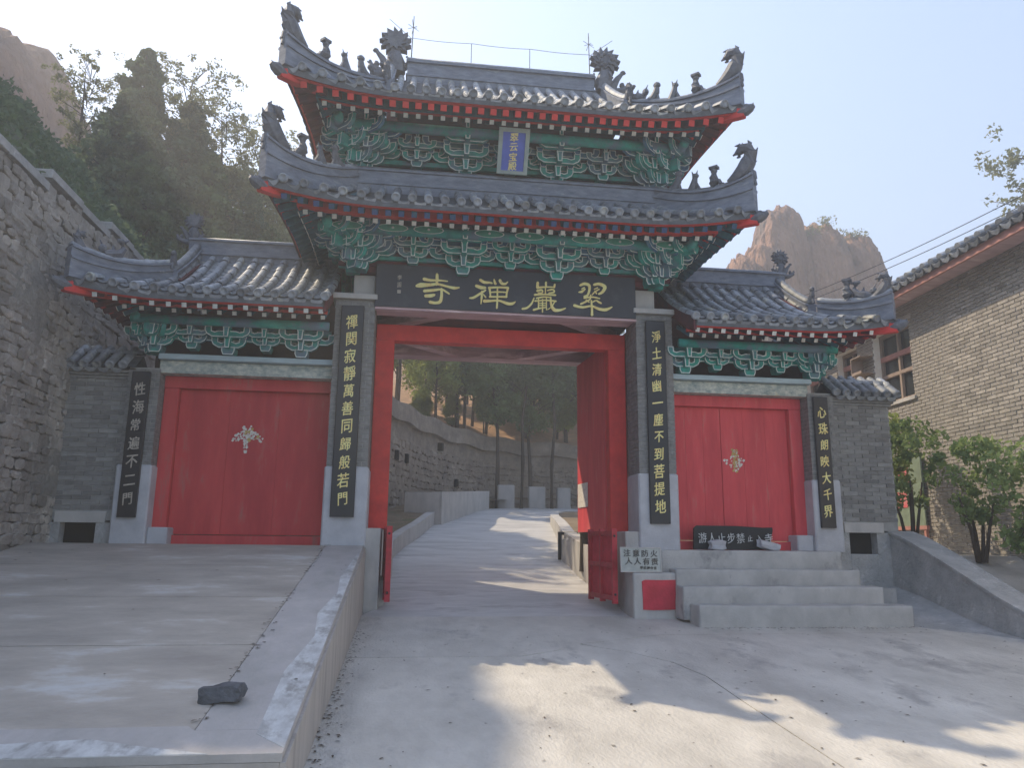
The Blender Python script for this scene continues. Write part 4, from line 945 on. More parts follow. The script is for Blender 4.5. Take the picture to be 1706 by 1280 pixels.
# ================================================================== steps, plinth, small signs
st = thing('stone_steps', 'four worn concrete steps rising to the right-hand red door', 'steps', (3.7, -.8, -.95))
for i, (yf, yb, zt, zb, x0, x1) in enumerate(((-1.28, -.93, -.68, -1.1, 2.28, 5.16), (-.95, -.62, -.465, -.9, 2.20, 4.98), (-.64, -.32, -.26, -.7, 2.22, 4.86), (-.34, .60, -.012, -.5, 2.12, 4.78))):
    part('step', rbox(x0, x1, yf, yb-.003, zb, zt, 'step', 'conc', .022, .006, i), 'conc', st)
part('landing', MB().box(2.28, 5.6, -.3, 1.0, -1.1, -.52), 'conc', st)
pb = thing('plinth_block', 'concrete plinth block with a red painted panel beside the steps', 'plinth', (2.0, -.3, -.93))
part('lower_block', rbox(1.64, 2.40, -.60, .1, -1.1, -.31, 'lower_block', 'cast', .025, .004), 'cast', pb)
part('upper_block', rbox(1.70, 2.45, -.32, .02, -.312, -.012, 'upper_block', 'cast', .02, .004, 3), 'cast', pb)
part('red_panel', MB().prism([(1.765, -.785), (1.9, -.792), (2.1, -.787), (2.32, -.78), (2.335, -.6), (2.325, -.415), (2.30, -.398), (2.05, -.405), (1.80, -.402), (1.755, -.42), (1.762, -.6)], -.612, -.60), 'red_patch', pb)
sg_ = thing('warning_sign', 'small pale fire warning sign leaning on the plinth block', 'sign', (1.77, -.52, -.30))
su = Vector((0, .12, 1)).normalized(); sf = Vector((1, 0, -.02)).normalized()
def signbox(a, b, c, d, e, f, mt, nm):
    me = MB().box(a, b, c, d, e, f).mesh(nm, [mt]); inst(nm, me, sg_, frame_yz((1.77, -.55, -.29), Vector((0, 1, -.12)), su))
signbox(-.27, .27, 0, .012, 0, .30, 'signface', 'sign_panel')
for (a, b, e, f) in ((-.285, -.27, -.015, .315), (.27, .285, -.015, .315), (-.27, .27, -.015, 0), (-.27, .27, .30, .315)): signbox(a, b, -.008, .016, e, f, 'cast', 'sign_frame')
def signch(ch, s_, u, v): write(ch, s_, Vector((1.77, -.556, -.29))+sf*u+su*v, sg_, 'signink', .02, 1.05, 0, sf, su)
for i, ch in enumerate('注意防火'): signch(ch, .10, -.19+.125*i, .235)
for i, ch in enumerate('人人有责'): signch(ch, .10, -.17+.12*i, .13)
for i, ch in enumerate('翠岩禅寺宣'): signch(ch, .042, .0+.048*i, .045)
bs = thing('slate_sign', 'black slate board with white brush writing propped before the right-hand door', 'sign', (3.45, .30, 0))
nF = Vector((1, 0, -.03)).normalized()
bsp = [(-.60, 0), (-.57, .31), (-.53, .345), (.1, .345), (.50, .325), (.66, .33), (.66, .28), (.56, -.0), (.1, -.0)]
me = MB().prism(bsp, -.02, .02).mesh('slate', ['black_stone']); inst('slate', me, bs, frame_yz((3.42, .28, .0), Vector((0, 1, -.15)), Vector((0, .15, 1))))
for i, ch in enumerate('游人止步禁止入寺'):
    if i == 5: xx = .18
    write(ch, .16 if i not in (5, 6) else .10, (3.42-.47+.147*i, .238+.0, .165+(.0 if i not in (5, 6) else .0)), bs, 'chalk', 0, .85, .0, (1, 0, 0), (0, .15, 1))
bk_ = bpy.data.meshes
def stone_mesh(sx, sy, sz, seed, name, mt, sub=2, flat=.55):
    b_ = bmesh.new(); bmesh.ops.create_icosphere(b_, subdivisions=sub, radius=1); r_ = random.Random(seed)
    ph = [r_.uniform(0, 6.28) for _ in range(6)]
    for v in b_.verts:
        c = v.co.copy(); c = Vector([max(-flat-.1, min(flat+.1, t)) for t in c]); k = 1+.12*math.sin(3*c.x+ph[0])+.12*math.sin(4*c.y+ph[1])+.1*math.sin(5*c.z+ph[2])
        v.co = Vector((c.x*sx, c.y*sy, c.z*sz))*k/(flat+.1)
    m_ = bpy.data.meshes.new(name); b_.to_mesh(m_); b_.free(); m_.materials.append(M[mt]); return m_
for (x, sx, lab, s) in ((3.14, .115, 'left of two grey stones propping the black slate board', 1), (3.98-.05, .16, 'right of two grey stones propping the black slate board', 2)):
    o = inst('prop_stone', stone_mesh(sx, .06, .065, s, 'prop_stone', 'granite'), None, Matrix.Translation((x, .17, .06)) @ Matrix.Rotation(.25*(s-1), 4, 'Y')); tag(o, lab, 'stone')

# low red iron gate leaves folded open on both sides
def iron_gate(pts, lab):
    (xa, ya), (xb, yb) = pts; t = thing('iron_gate_leaf', lab, 'gate', (xa, ya, gz(ya)))
    z0, z1 = -.73, .27; d = Vector((xb-xa, yb-ya, 0)); n_ = 2
    for i in range(n_+1):
        p = Vector((xa, ya, 0))+d*(i/n_); m = MB(); m.sweep([p+Vector((0, 0, 0))-d.normalized()*.022, p+d.normalized()*.022], .075, z0, z1); part('upright', m, 'red_iron', t)
    for zz in (z0+.07, -.22, z1-.06):
        m = MB(); m.sweep([Vector((xa, ya, 0)), Vector((xb, yb, 0))], .065, zz-.03, zz+.03); part('rail', m, 'red_iron', t)
    m = MB(); m.sweep([Vector((xa+.012, ya, 0)), Vector((xb+.012, yb, 0))], .006, z0+.08, z1-.06); part('sheet_panel', m, 'red_patch', t)
    for zz in (z0+.12, z1-.1): part('bolt', MB().blob((xa, ya-.03, zz), .018), 'iron', t)
iron_gate(((1.46, -.32), (1.34, .55)), 'low red iron gate leaf folded open beside the plinth with the red panel')
iron_gate(((-1.60, -.05), (-1.66, .62)), 'low red iron gate leaf folded open by the end of the ramp')

# ================================================================== return walls with tiled caps
def return_wall(sg, x0, x1, y, z0, z1, lab, hole):
    t = thing('brick_wall', lab, 'wall', ((x0+x1)/2, y, z0)); 
    core = MB(); a, b = hole
    core.box(x0+.004, x1-.004, y+.008, y+.36, .30, z1); core.box(x0, x1, y+.3, y+.36, -1.2, .30, 0)
    c = part('wall_core', core, 'mortar', t)
    z = .44; r = 0; bm1 = MB().box(-.1155, .1155, -.004, .02, 0, .056).mesh('brick', ['brick']); bm2 = MB().box(-.0575, .0575, -.004, .02, 0, .056).mesh('brick', ['brick'])
    while z < z1-.09:
        x = x0+(.0 if r % 2 else -.12)
        while x < x1-.03:
            a1, b1 = max(x, x0), min(x+.231, x1); wd = b1-a1
            me = bm1 if wd > .2 else bm2
            o = inst('brick', me, c, Matrix.Translation(((a1+b1)/2, y+random.uniform(-.003, .003), z)) @ Matrix.Diagonal((wd/(.231 if me is bm1 else .115), 1, 1, 1)))
            x += .24
        z += .065; r += 1
    for k in range(3): part('corbel_course', MB().box(x0-.02*k, x1+.03*(k+1), y-.03*(k+1), y+.3, z1-.09+.04*k, z1-.054+.04*k), 'brickj', t)
    part('stone_lintel', MB().cham(a-.08, b+.12, y-.03, y+.2, .27, .42, .01), 'cast', t)
    part('culvert_sill', MB().cham(a, b, y-.02, y+.2, -1.2, -.05, .01), 'render', t)
    part('culvert_back', MB().box(a, b, y+.15, y+.2, -1.2, .27), 'hole', t)
    for (p, q) in ((x0, a), (b, x1)):
        if q-p > .02: part('wall_foot', MB().box(p, q, y-.01, y+.29, -1.2, .27), 'render', t)
    # tiled cap
    zc = z1+.04
    cap = part('cap_roof', MB().grid(lambda u, v: (lerp(x0-.05, x1+.12, u), y-.16+.30*v, zc+.02+.22*v), 4, 3).grid(lambda u, v: (lerp(x0-.05, x1+.12, u), y+.14+.30*v, zc+.24-.22*v), 4, 3).grid(lambda u, v: (lerp(x0-.05, x1+.12, u), y-.16+.60*v, zc), 4, 1, 0, True), 'tile_dark', t)
    n_ = int((x1-x0+.1)/.17)
    for i in range(n_+1):
        xx = x0+.02+i*.17; a_, b_ = Vector((xx, y-.17, zc+.05)), Vector((xx, y+.12, zc+.26))
        inst('end_tile', END, cap, frame_yz(a_, b_-a_, (0, 0, 1))); 
        inst('barrel_tile', BARREL, cap, frame_yz(a_+Vector((0, .18, .13)), b_-a_, (0, 0, 1)))
        if i < n_: inst('drip_tile', DRIP, cap, frame_yz(a_+Vector((.085, 0, -.03)), b_-a_, (0, 0, 1)))
    part('cap_ridge', MB().tube([(x0-.05, y+.14, zc+.26), (x1+.12, y+.14, zc+.26)], .06, 8, 0, True, True), 'tile', cap, True)
    return t
return_wall(1, 5.145, 6.13, .30, .3, 2.33, 'short grey brick wall with a tiled cap right of the steps', (5.30, 5.75))
return_wall(-1, -6.2, -5.29, .30, .3, 2.33, 'short grey brick wall with a tiled cap in the shade left of the left door', (-5.95, -5.5))

# ================================================================== right side: sloping wall, terrace, brick building
sw = MB(); ys = [.6, .3, 0, -.3, -.6, -.9, -1.2, -1.5, -1.8, -2.2, -3.2, -5, -9]
def zt(y): return .26 if y > .25 else .26-.89*((.25-y)/2.2)**1.1 if y > -2 else -.66-.25*(-2-y)
def xw(y): return 6.05+.0*y
sw.sweep([(6.13, y, 0) for y in ys], .34, -1.5, [zt(y) for y in ys])
low = thing('sloping_wall', 'rough cement wall sloping down beside the steps on the right', 'wall', (6.1, -1, -1))
part('wall_body', sw, 'render', low)
part('coping', MB().sweep([(6.15, y, 0) for y in ys], .42, [zt(y)-.0 for y in ys], [zt(y)+.04 for y in ys]), 'render', low)
fil = MB(); fil.grid(lambda u, v: (lerp(4.6, 5.98, u), lerp(-3.0, .35, v), gz(lerp(-3.0, .35, v))-.03+(.10*u**2+.42*u*max(0, v-.35))*min(1, v*1.3)), 14, 14)
struct('apron', fil, 'render', True)
tr_ = MB(); tr_.grid(lambda u, v: (lerp(6.4, 8.6, u), lerp(-12, 9, v), min(.24, zt(lerp(-12, 9, v)))-.30), 2, 24); struct('terrace', tr_, 'conc')

BV = Vector((.052, 1, 0)).normalized(); BN = Vector((-1, .052, 0)).normalized()   # wall direction and outward normal
B0 = Vector((8.02, 0, 0))
bd = thing('brick_building', 'sunlit brick building with dark windows and a tiled eave on the right', 'building', (8.02, 0, 0))
def bpt(s, n, z): p = B0+BV*s+BN*n; return Vector((p.x, p.y, z))
def bbox(m, s0, s1, n0, n1, z0, z1, mi=0):
    vs = [bpt(s0, n1, z0), bpt(s1, n1, z0), bpt(s1, n0, z0), bpt(s0, n0, z0), bpt(s0, n1, z1), bpt(s1, n1, z1), bpt(s1, n0, z1), bpt(s0, n0, z1)]
    fs = [(0, 3, 2, 1), (4, 5, 6, 7), (0, 1, 5, 4), (1, 2, 6, 5), (2, 3, 7, 6), (3, 0, 4, 7)]
    return m.add(vs, [f[::-1] for f in fs], mi)
WIN = [(2.42, 3.72, 2.90, 4.40), (4.35, 5.25, 3.05, 4.36), (6.0, 6.9, 3.05, 4.36)]
DO = (2.3, 3.3, .30, 1.55)
mw = MB(); segs = [-9, 2.42, 3.72, 4.35, 5.25, 6.0, 6.9, 8.5]
for a, b in zip(segs[:-1], segs[1:]):
    hole = [w_ for w_ in WIN if abs(w_[0]-a) < .01]
    if hole: bbox(mw, a, b, -.3, -.012, -1.5, hole[0][2]); bbox(mw, a, b, -.3, -.012, hole[0][3], 4.78)
    else: bbox(mw, a, b, -.3, -.012, -1.5, 4.78)
wall = part('wall', mw, 'bmortar', bd)
BH, BJ, BL = .051, .016, .25
BM = MB(); BM.box(-.119, .119, -.012, .006, 0, BH); BM = BM.mesh('brick', ['bbrick'])
cand = []
z = -.9; r = 0
while z < 4.74:
    s = -9+(.125 if r % 2 else 0)
    while s < 8.4:
        a, b = s, s+BL-BJ; ok = True
        for w_ in WIN:
            if b > w_[0] and a < w_[1] and z+BH > w_[2] and z < w_[3]:
                if a >= w_[0] and b <= w_[1]: ok = False
                elif a < w_[0]: b = w_[0]
                else: a = w_[1]
        if ok and b-a > .04: cand.append((a, b, z))
        s += BL
    z += BH+BJ; r += 1
def px(p):
    d = p-CAM; w_ = d.dot(F_); return 853+FPX*d.dot(R_)/w_ if w_ > 0 else -1, 640-FPX*d.dot(U_)/w_ if w_ > 0 else -1
vis = []
rest = []
for c in cand:
    X, Y = px(bpt((c[0]+c[1])/2, 0, c[2]))
    if 1535 < X < 1704 and 400 < Y < 720: vis.append((-X, c))
    else: rest.append(c)
vis.sort(); ind = [c for _, c in vis[:298]]; rest += [c for _, c in vis[298:]]
for (a, b, z) in ind:
    p = bpt((a+b)/2, random.uniform(-.002, .003), z); f_ = Matrix(((BV.x, -BN.x, 0, p.x), (BV.y, -BN.y, 0, p.y), (0, 0, 1, p.z), (0, 0, 0, 1)))
    inst('brick', BM, wall, f_ @ Matrix.Diagonal(((b-a)/.238, 1, 1, 1)))
rb = MB()
for (a, b, z) in rest:
    if -2.5 < a < 8: 
        k = random.uniform(-.002, .003); bbox(rb, a, b, -.014, .006+k, z, z+BH)
o = part('brick_courses', rb, 'bbrickj', wall); o['kind'] = 'stuff'
for (a, b, z0, z1) in WIN:
    m = MB(); bbox(m, a, b, -.25, -.22, z0, z1); wn = part('window', m, 'glass', bd)
    w3 = (b-a)/2
    for s in (a+.03, a+w3, b-.03): m = MB(); bbox(m, s-.03, s+.03, -.21, -.15, z0+.03, z1-.03); part('mullion', m, 'wood', wn)
    for z in (z0+.04, z0+.60, z0+.98, z1-.04):
        h = .035 if z != z0+.98 else .05; m = MB(); bbox(m, a+.005, b-.005, -.215, -.145, z-h, z+h); part('transom', m, 'pink' if h > .04 else 'wood', wn)
    m = MB(); bbox(m, a-.06, b+.06, -.1, .05, z0-.07, z0-.003); part('window_sill', m, 'cast', wn)
    m = MB(); bbox(m, a-.1, b+.1, -.2, .012, z1+.003, z1+.10); part('window_lintel', m, 'cast', wn)
m = MB(); bbox(m, 3.75, 4.15, .0, .28, 3.62, 3.64); bbox(m, 3.75, 4.15, .26, .28, 3.64, 3.68); bbox(m, 3.75, 4.15, .0, .28, 3.98, 4.0); bbox(m, 4.13, 4.15, .0, .28, 3.64, 3.98); part('iron_frame', m, 'wood', bd)
# eave and roof of the building
ev = MB(); bbox(ev, -9, 8.7, .45, .50, 4.68, 4.80); part('fascia', ev, 'pink', bd)
ev = MB(); bbox(ev, -9, 8.7, -.3, .45, 4.74, 4.79); part('soffit', ev, 'mauve', bd)
rr_ = MB(); rr_.add([bpt(-9, .56, 4.86), bpt(8.8, .56, 4.86), bpt(8.8, -3.2, 6.55), bpt(-9, -3.2, 6.55), bpt(-9, .56, 4.80), bpt(8.8, .56, 4.80), bpt(8.8, -3.2, 6.4), bpt(-9, -3.2, 6.4), bpt(-9, -7, 4.8), bpt(8.8, -7, 4.8)], [(0, 1, 2, 3)[::-1], (4, 5, 6, 7), (0, 1, 5, 4), (3, 2, 9, 8)[::-1], (1, 5, 6, 2), (0, 3, 7, 4)])
brf = part('roof', rr_, 'tile_dark', bd)
s = -2.2
while s < 8.8:
    a_, b_ = bpt(s, .60, 4.90), bpt(s, -3.2, 6.60); pts = []; rad = []
    for k in range(14): pts += [lerp(a_, b_, k/14), lerp(a_, b_, (k+.96)/14)]; rad += [.075, .062]
    part('tile_row', MB().tube(pts, rad, 7, 0, True, True), 'tile', brf)
    inst('drip_tile', DRIP, brf, frame_yz(bpt(s+.12, .59, 4.87), b_-a_, (0, 0, 1)) @ Matrix.Diagonal((1.25, 1, 1.1, 1)))
    s += .24
part('roof_ridge', MB().sweep([bpt(-9, -3.2, 6.5), bpt(8.8, -3.2, 6.5)], .3, 0, .3), 'ridge', brf)
bb = thing('notice_board', 'red framed board with pink bills half hidden behind the shrubs at the building wall', 'sign', (7.8, 2.6, .3))
m = MB(); bbox(m, 2.35, 3.3, .05, .08, .45, 1.75); part('board_panel', m, 'bannergreen', bb)
m = MB(); bbox(m, 2.3, 3.35, .04, .10, .38, .45); part('board_rail', m, 'pink', bb)
for (a, b, c, d) in ((2.75, 3.1, 1.25, 1.6), (2.85, 3.2, .8, 1.1)): m = MB(); bbox(m, a, b, .081, .086, c, d); part('bill', m, 'banner', bb)
for s in (2.38, 3.26): m = MB(); bbox(m, s-.03, s+.03, .04, .09, .0, .38); part('board_leg', m, 'pink', bb)
for k, (dz, lab) in enumerate(((0, 'upper thin cable running over the brick building'), (.16, 'lower thin cable running over the brick building'))):
    pts = [Vector((lerp(7.4, 8.6, u), lerp(8, -3, u), 6.05-dz*1.0-.22*math.sin(math.pi*u)-.3*u)) for u in np.linspace(0, 1, 16)]
    o = part('cable', MB().tube(pts, .008, 4), 'iron'); tag(o, lab, 'cable', None)

# ================================================================== left rubble wall and slopes
rub = thing('rubble_wall', 'tall rough stone retaining wall along the left edge', 'wall', (-6.1, 0, -.5))
XW_ = -6.1
def wtop(y): return (4.55+.07*y if y > -.6 else 4.5+.10*(y+.6))+(.10 if int((y+20)*1.1) % 2 else 0)
ww = MB(); ys = np.linspace(-9, 11, 60)
def wz(u, v):
    y = lerp(-9, 11, u); z = lerp(-1.6, wtop(y), v); return (XW_-.03+.05*math.sin(y*1.7+z)+.04*math.sin(z*2.3-y), y, z)
ww.grid(wz, 60, 16, 0, True); core = part('mortar_bed', ww, 'rubblem', rub)
stones = [stone_mesh(.03, .5, .5, 20+i, 'stone', 'rubble', 2) for i in range(7)]
near = []
z = -.3; r = 0
while z < 4.7:
    h = random.uniform(.09, .17); y = -3.4
    while y < 6:
        w_ = random.uniform(.11, .27); near.append((y+w_/2, z+h/2, w_, h)); y += w_*1.02
    z += h*1.02; r += 1
near = [n_ for n_ in near if n_[1] < wtop(n_[0])-.05]
def srt(n_):
    X, Y = px(Vector((XW_, n_[0], n_[1]))); return (0 if X > -30 and n_[0] > -3.2 else 50)+(Vector((XW_, n_[0], n_[1]))-CAM).length
near.sort(key=srt)
rest = MB()
for i, (y, z, w_, h) in enumerate(near):
    me = random.choice(stones); mw_ = Matrix.Translation((XW_+random.uniform(-.02, .02)+.0, y, z)) @ Matrix.Rotation(random.uniform(-.2, .2), 4, 'X') @ Matrix.Diagonal((1.25, w_*1.0, h*1.0, 1))
    if i < 298: inst('stone', me, core, mw_)
    else:
        vs = [mw_ @ v.co for v in me.vertices]; rest.add(vs, [tuple(p.vertices) for p in me.polygons])
o = part('stones', rest, 'rubble', core); o['kind'] = 'stuff'
# stepped coping
cp = MB()
for k in range(-9, 11, 1): cp.cham(XW_-.45, XW_+.06, k+.01, k+.99, wtop(k+.5)-.02, wtop(k+.5)+.10, .015)
o = part('coping', cp, 'render', rub)
def nz_(x, y, f=1., s=0.): return math.sin(x*f*1.3+s)*math.cos(y*f*1.1+s*2)+.5*math.sin(x*f*2.9+y*f*2.1+s)+.25*math.sin(x*f*6.1-y*f*5.3+s)
def slope(u, v):
    y = lerp(-14, 30, v); k = u
    x = lerp(-6.4, -10.2, k); drop = max(0, -1.2-y)*.55
    z = 4.5+.04*y+k*(4.6-min(3.4, drop*k))+.10*nz_(x, y, 1.3)*k; return (x, y, z)
lsl = MB(); lsl.grid(slope, 14, 60, 0, True)
def slope2(u, v):
    y = lerp(-14, 30, v); x = lerp(-10.2, -40, u); z1 = slope(1, v)[2]; return (x, y, z1-.4*u*3+3*u*u+.4*nz_(x, y, .5)*min(1, u*5))
lsl.grid(slope2, 16, 50, 0, True); struct('left_slope', lsl, 'slope', True)
SHADE_ROCK = [(-17.5, 9.1, 12, 2.4, 4.7, 10.6), (-21, 7, 9, 4.5, 3.5, 9), (-23, 14, 11, 5, 5, 13)]

# ================================================================== beyond the gate: curved retaining wall, hillside
BWp = [(-3.6, 4.2), (-2.9, 6.5), (-2.3, 9), (-1.6, 11.6), (-.7, 14), (.6, 16.2), (2.2, 17.7), (4.5, 18.4), (8, 18.6), (14, 18.4)]
bw = thing('retaining_wall', 'long curved stone retaining wall beyond the gateway', 'wall', (0, 14, 0))
def bwp(u):
    t = u*(len(BWp)-1); i = min(int(t), len(BWp)-2); f_ = t-i
    p0, p1, p2, p3 = [Vector(BWp[max(0, min(len(BWp)-1, j))]) for j in (i-1, i, i+1, i+2)]
    return .5*((2*p1)+(p2-p0)*f_+(2*p0-5*p1+4*p2-p3)*f_*f_+(3*p1-p0-3*p2+p3)*f_**3)
def bwt(u): return 3.95-.25*max(0, (u-.4))*1.6+.05*math.sin(u*60)
m = MB(); m.grid(lambda u, v: (*bwp(u), lerp(-.8, bwt(u), v)), 60, 10, 0, False); wc = part('mortar_bed', m, 'rubble2', bw)
rest = MB()
u = 0.
for row in range(13):
    z = .3+row*.21; s = 0
    for k in range(110):
        u = (k+.5*(row % 2)+random.uniform(-.2, .2))/110
        if u > 1 or u < 0: continue
        p = bwp(u); q = bwp(min(1, u+.004))-bwp(max(0, u-.004)); ang = math.atan2(q.y, q.x)
        me = random.choice(stones); mw_ = Matrix.Translation((p.x, p.y, z+random.uniform(-.03, .03))) @ Matrix.Rotation(ang-math.pi/2, 4, 'Z') @ Matrix.Rotation(random.uniform(-.3, .3), 4, 'X') @ Matrix.Diagonal((2.0, random.uniform(.2, .30), random.uniform(.16, .22), 1))
        rest.add([mw_ @ v.co for v in me.vertices], [tuple(p_.vertices) for p_ in me.polygons])
o = part('stones', rest, 'rubble2', wc); o['kind'] = 'stuff'
m = MB(); us = np.linspace(0, 1, 60); m.sweep([(*bwp(u), 0) for u in us], .30, [bwt(u)-.5 for u in us], [bwt(u)+.02 for u in us]); part('coping_band', m, 'rubble2', bw)
for (u, z) in ((.30, 2.3), (.34, 2.3), (.47, 3.0), (.52, 1.9)):
    p = bwp(u); q = bwp(u+.01)-bwp(u-.01); m = MB(); m.box(-.07, .07, -.16, .1, 0, .26)
    inst('drain_hole', m.mesh('drain_hole', ['hole']), bw, Matrix.Translation((p.x, p.y, z)) @ Matrix.Rotation(math.atan2(q.y, q.x), 4, 'Z'))
# concrete blocks at the road edge in front of the wall
par = part('parapet', MB().sweep([(-.62, 9.6, 0), (.25, 12.0, 0), (1.15, 14.6, 0)], .28, -.3, [1.35, 1.52, 1.72]).box(-1.45, -.55, 9.55, 9.8, -.3, 1.33), 'cast'); tag(par, 'long low concrete parapet left of the far end of the drive', 'parapet')
rail = [(2.05, 16.3, .60), (3.25, 16.9, .62), (4.3, 17.2, .5), (5.35, 17.3, .55), (6.6, 17.3, .6)]
for i, (x, y, w_) in enumerate(rail):
    o = part('guard_block', MB().cham(x-w_/2, x+w_/2, y-.12, y+.12, 1.0, 2.05-.05*(i == 3), .03), 'cast')
    tag(o, ['concrete guard block nearest the parapet at the far bend, first of the row', 'second concrete guard block from the parapet at the far bend', 'third concrete guard block from the parapet, stained beige', 'fourth concrete guard block from the parapet, nearest the red door leaf', 'last concrete guard block of the row behind the red door leaf'][i], 'block', 'guard blocks at the bend')
HP = [bwp(i/80) for i in range(81)]
def hill_at(x, y):
    best = min(range(len(HP)), key=lambda j: (HP[j].x-x)**2+(HP[j].y-y)**2)
    d = math.hypot(HP[best].x-x, HP[best].y-y); t = best/80
    return bwt(t)-.12+.36*d*(1-.002*d)+.20*nz_(x, y, .5)*min(1, d/2.5)
def hb(u, v):
    t = u*1.0; p = bwp(min(1, t)); q = bwp(min(1, t+.01))-bwp(max(0, t-.01)); nn_ = Vector((-q.y, q.x)).normalized()
    # fan outwards from the wall
    d = 70*v**1.8; base_n = Vector((lerp(-1, .15, u), lerp(.35, 1, u))).normalized(); dd = nn_.lerp(base_n, min(1, d/6)).normalized(); P2 = p+dd*d
    return (P2.x, P2.y, bwt(t)-.12+.36*d*(1-.002*d)+.20*nz_(P2.x, P2.y, .5)*min(1, d/2.5))
hl = MB(); hl.grid(hb, 110, 60, 0, False); struct('hillside', hl, 'litter', True)
# ================================================================== far hills and cliffs
def near_(m, k): m.v = [tuple(CAM+(Vector(v)-CAM)*k) for v in m.v]
def cliff(name, lab, blobs, seed, mt='rock', sub=5, rough=.14):
    r_ = random.Random(seed); m = MB()
    for (cx, cy, cz, rx, ry, rz_) in blobs:
        b_ = bmesh.new(); bmesh.ops.create_icosphere(b_, subdivisions=sub, radius=1); ph = [r_.uniform(0, 6.28) for _ in range(9)]
        vs = []
        for v in b_.verts:
            c = v.co.normalized(); p4 = (abs(c.x)**2.8+abs(c.y)**2.8+abs(c.z)**2.8)**(1/2.8); c = c/p4
            k = 1+rough*(.6*math.sin(2.3*c.x+ph[0])*math.sin(2.1*c.y+ph[1]+c.z)+.45*math.sin(5*c.x+3*c.y+ph[2])*math.cos(1.2*c.z+ph[3])+.28*abs(math.sin(9*c.x+7*c.y+ph[4]+.8*c.z))+.16*math.sin(17*c.x+13*c.z+ph[5])*math.sin(15*c.y+ph[6])+.08*math.sin(37*c.x+29*c.z+ph[7]))
            q_ = Vector((c.x*3.2+ph[0], c.y*3.2+ph[1], c.z*1.7)); k += rough*(.55*noise.fractal(q_, .9, 2.1, 5)-.5*abs(noise.noise(q_*2.3)))
            cr_ = abs(noise.noise(Vector((c.x*2.1+ph[2], c.y*2.1, c.z*.8)))); k -= rough*.55*max(0, .10-cr_)/.10; cr_ = abs(noise.noise(Vector((c.x*3.3, c.y*3.3+ph[3], c.z*3.6)))); k -= rough*.25*max(0, .07-cr_)/.07
            vs.append((cx+rx*c.x*k, cy+ry*c.y*k, cz+rz_*c.z*k))
        m.add(vs, [tuple(v.index for v in f.verts) for f in b_.faces]); b_.free()
    return m
m = cliff('rock', '', [(36.7, 62, 22, 3.1, 4, 13.3), (41.0, 62.5, 21, 3.2, 5, 12.6), (44.6, 62, 20, 2.8, 5, 12.4), (31.8, 60, 17, 2.6, 4, 11.6), (34.0, 61, 19, 2.2, 4, 12.0), (46.9, 63, 17, 2.2, 5, 9.8), (38, 69, 12, 11, 8, 14)], 9, sub=6, rough=.07)
near_(m, .6); struct('rocky_mountain', m, 'rock', True)
m = cliff('s', '', SHADE_ROCK, 17, sub=5, rough=.045)
struct('added_shade_rock', m, 'rock', True)  # unseen rock added left of view, shaped to shade the forecourt
m = cliff('c', '', [(-45.3, 62, 28.3, 10.2, 14, 19.5), (-55, 60, 30, 13, 14, 20)], 11, sub=6, rough=.1)
near_(m, .52); struct('cliff', m, 'rock', True)
def fh(u, v):
    x = lerp(-70, -8, u); y = lerp(16, 72, v); d = -x-9
    z = 5+.62*max(0, d)*(.55+.45*v)+.36*(y-16)*(.4+.6*(d/60))+.7*nz_(x, y, .16)+.25*nz_(x, y, .7); return (x, y, z)
hf = MB(); hf.grid(fh, 70, 70, 0, False); near_(hf, .6); struct('dry_hill', hf, 'hill', True)
def rh(u, v):
    x = lerp(6, 90, u); y = lerp(30, 110, v); z = 3+.20*(y-30)+.10*(x-6)*(v)+.8*nz_(x, y, .15); return (x, y, z)
hf = MB(); hf.grid(rh, 50, 40, 0, False); struct('right_hill', hf, 'hill', True)

# ================================================================== vegetation
def leaves(name, centers, rad, per, size, mtl, seed, aspect=1.8, flatz=1.):
    """one mesh of leaf-sized quads gathered in clumps around the given centres"""
    g = np.random.default_rng(seed); c = np.repeat(np.array(centers, float), per, 0); r = np.repeat(np.array(rad, float), per)
    n_ = len(c); d = g.normal(size=(n_, 3)); d /= np.linalg.norm(d, axis=1)[:, None]; rr = g.random(n_)**.45
    p = c+d*(r*rr)[:, None]*np.array([1, 1, flatz])
    a = g.normal(size=(n_, 3)); a /= np.linalg.norm(a, axis=1)[:, None]; b = np.cross(a, g.normal(size=(n_, 3))); b /= np.linalg.norm(b, axis=1)[:, None]
    s = (size*(.6+.8*g.random(n_)))[:, None]
    v = np.empty((n_, 4, 3)); v[:, 0] = p-a*s*aspect*.5; v[:, 1] = p+b*s*.5; v[:, 2] = p+a*s*aspect*.5; v[:, 3] = p-b*s*.5
    me = bpy.data.meshes.new(name); me.vertices.add(n_*4); me.vertices.foreach_set('co', v.ravel())
    me.loops.add(n_*4); me.loops.foreach_set('vertex_index', np.arange(n_*4, dtype=np.int32))
    me.polygons.add(n_); me.polygons.foreach_set('loop_start', np.arange(0, n_*4, 4, dtype=np.int32)); me.polygons.foreach_set('loop_total', np.full(n_, 4, dtype=np.int32))
    me.materials.append(M[mtl]); me.update(calc_edges=True); return me
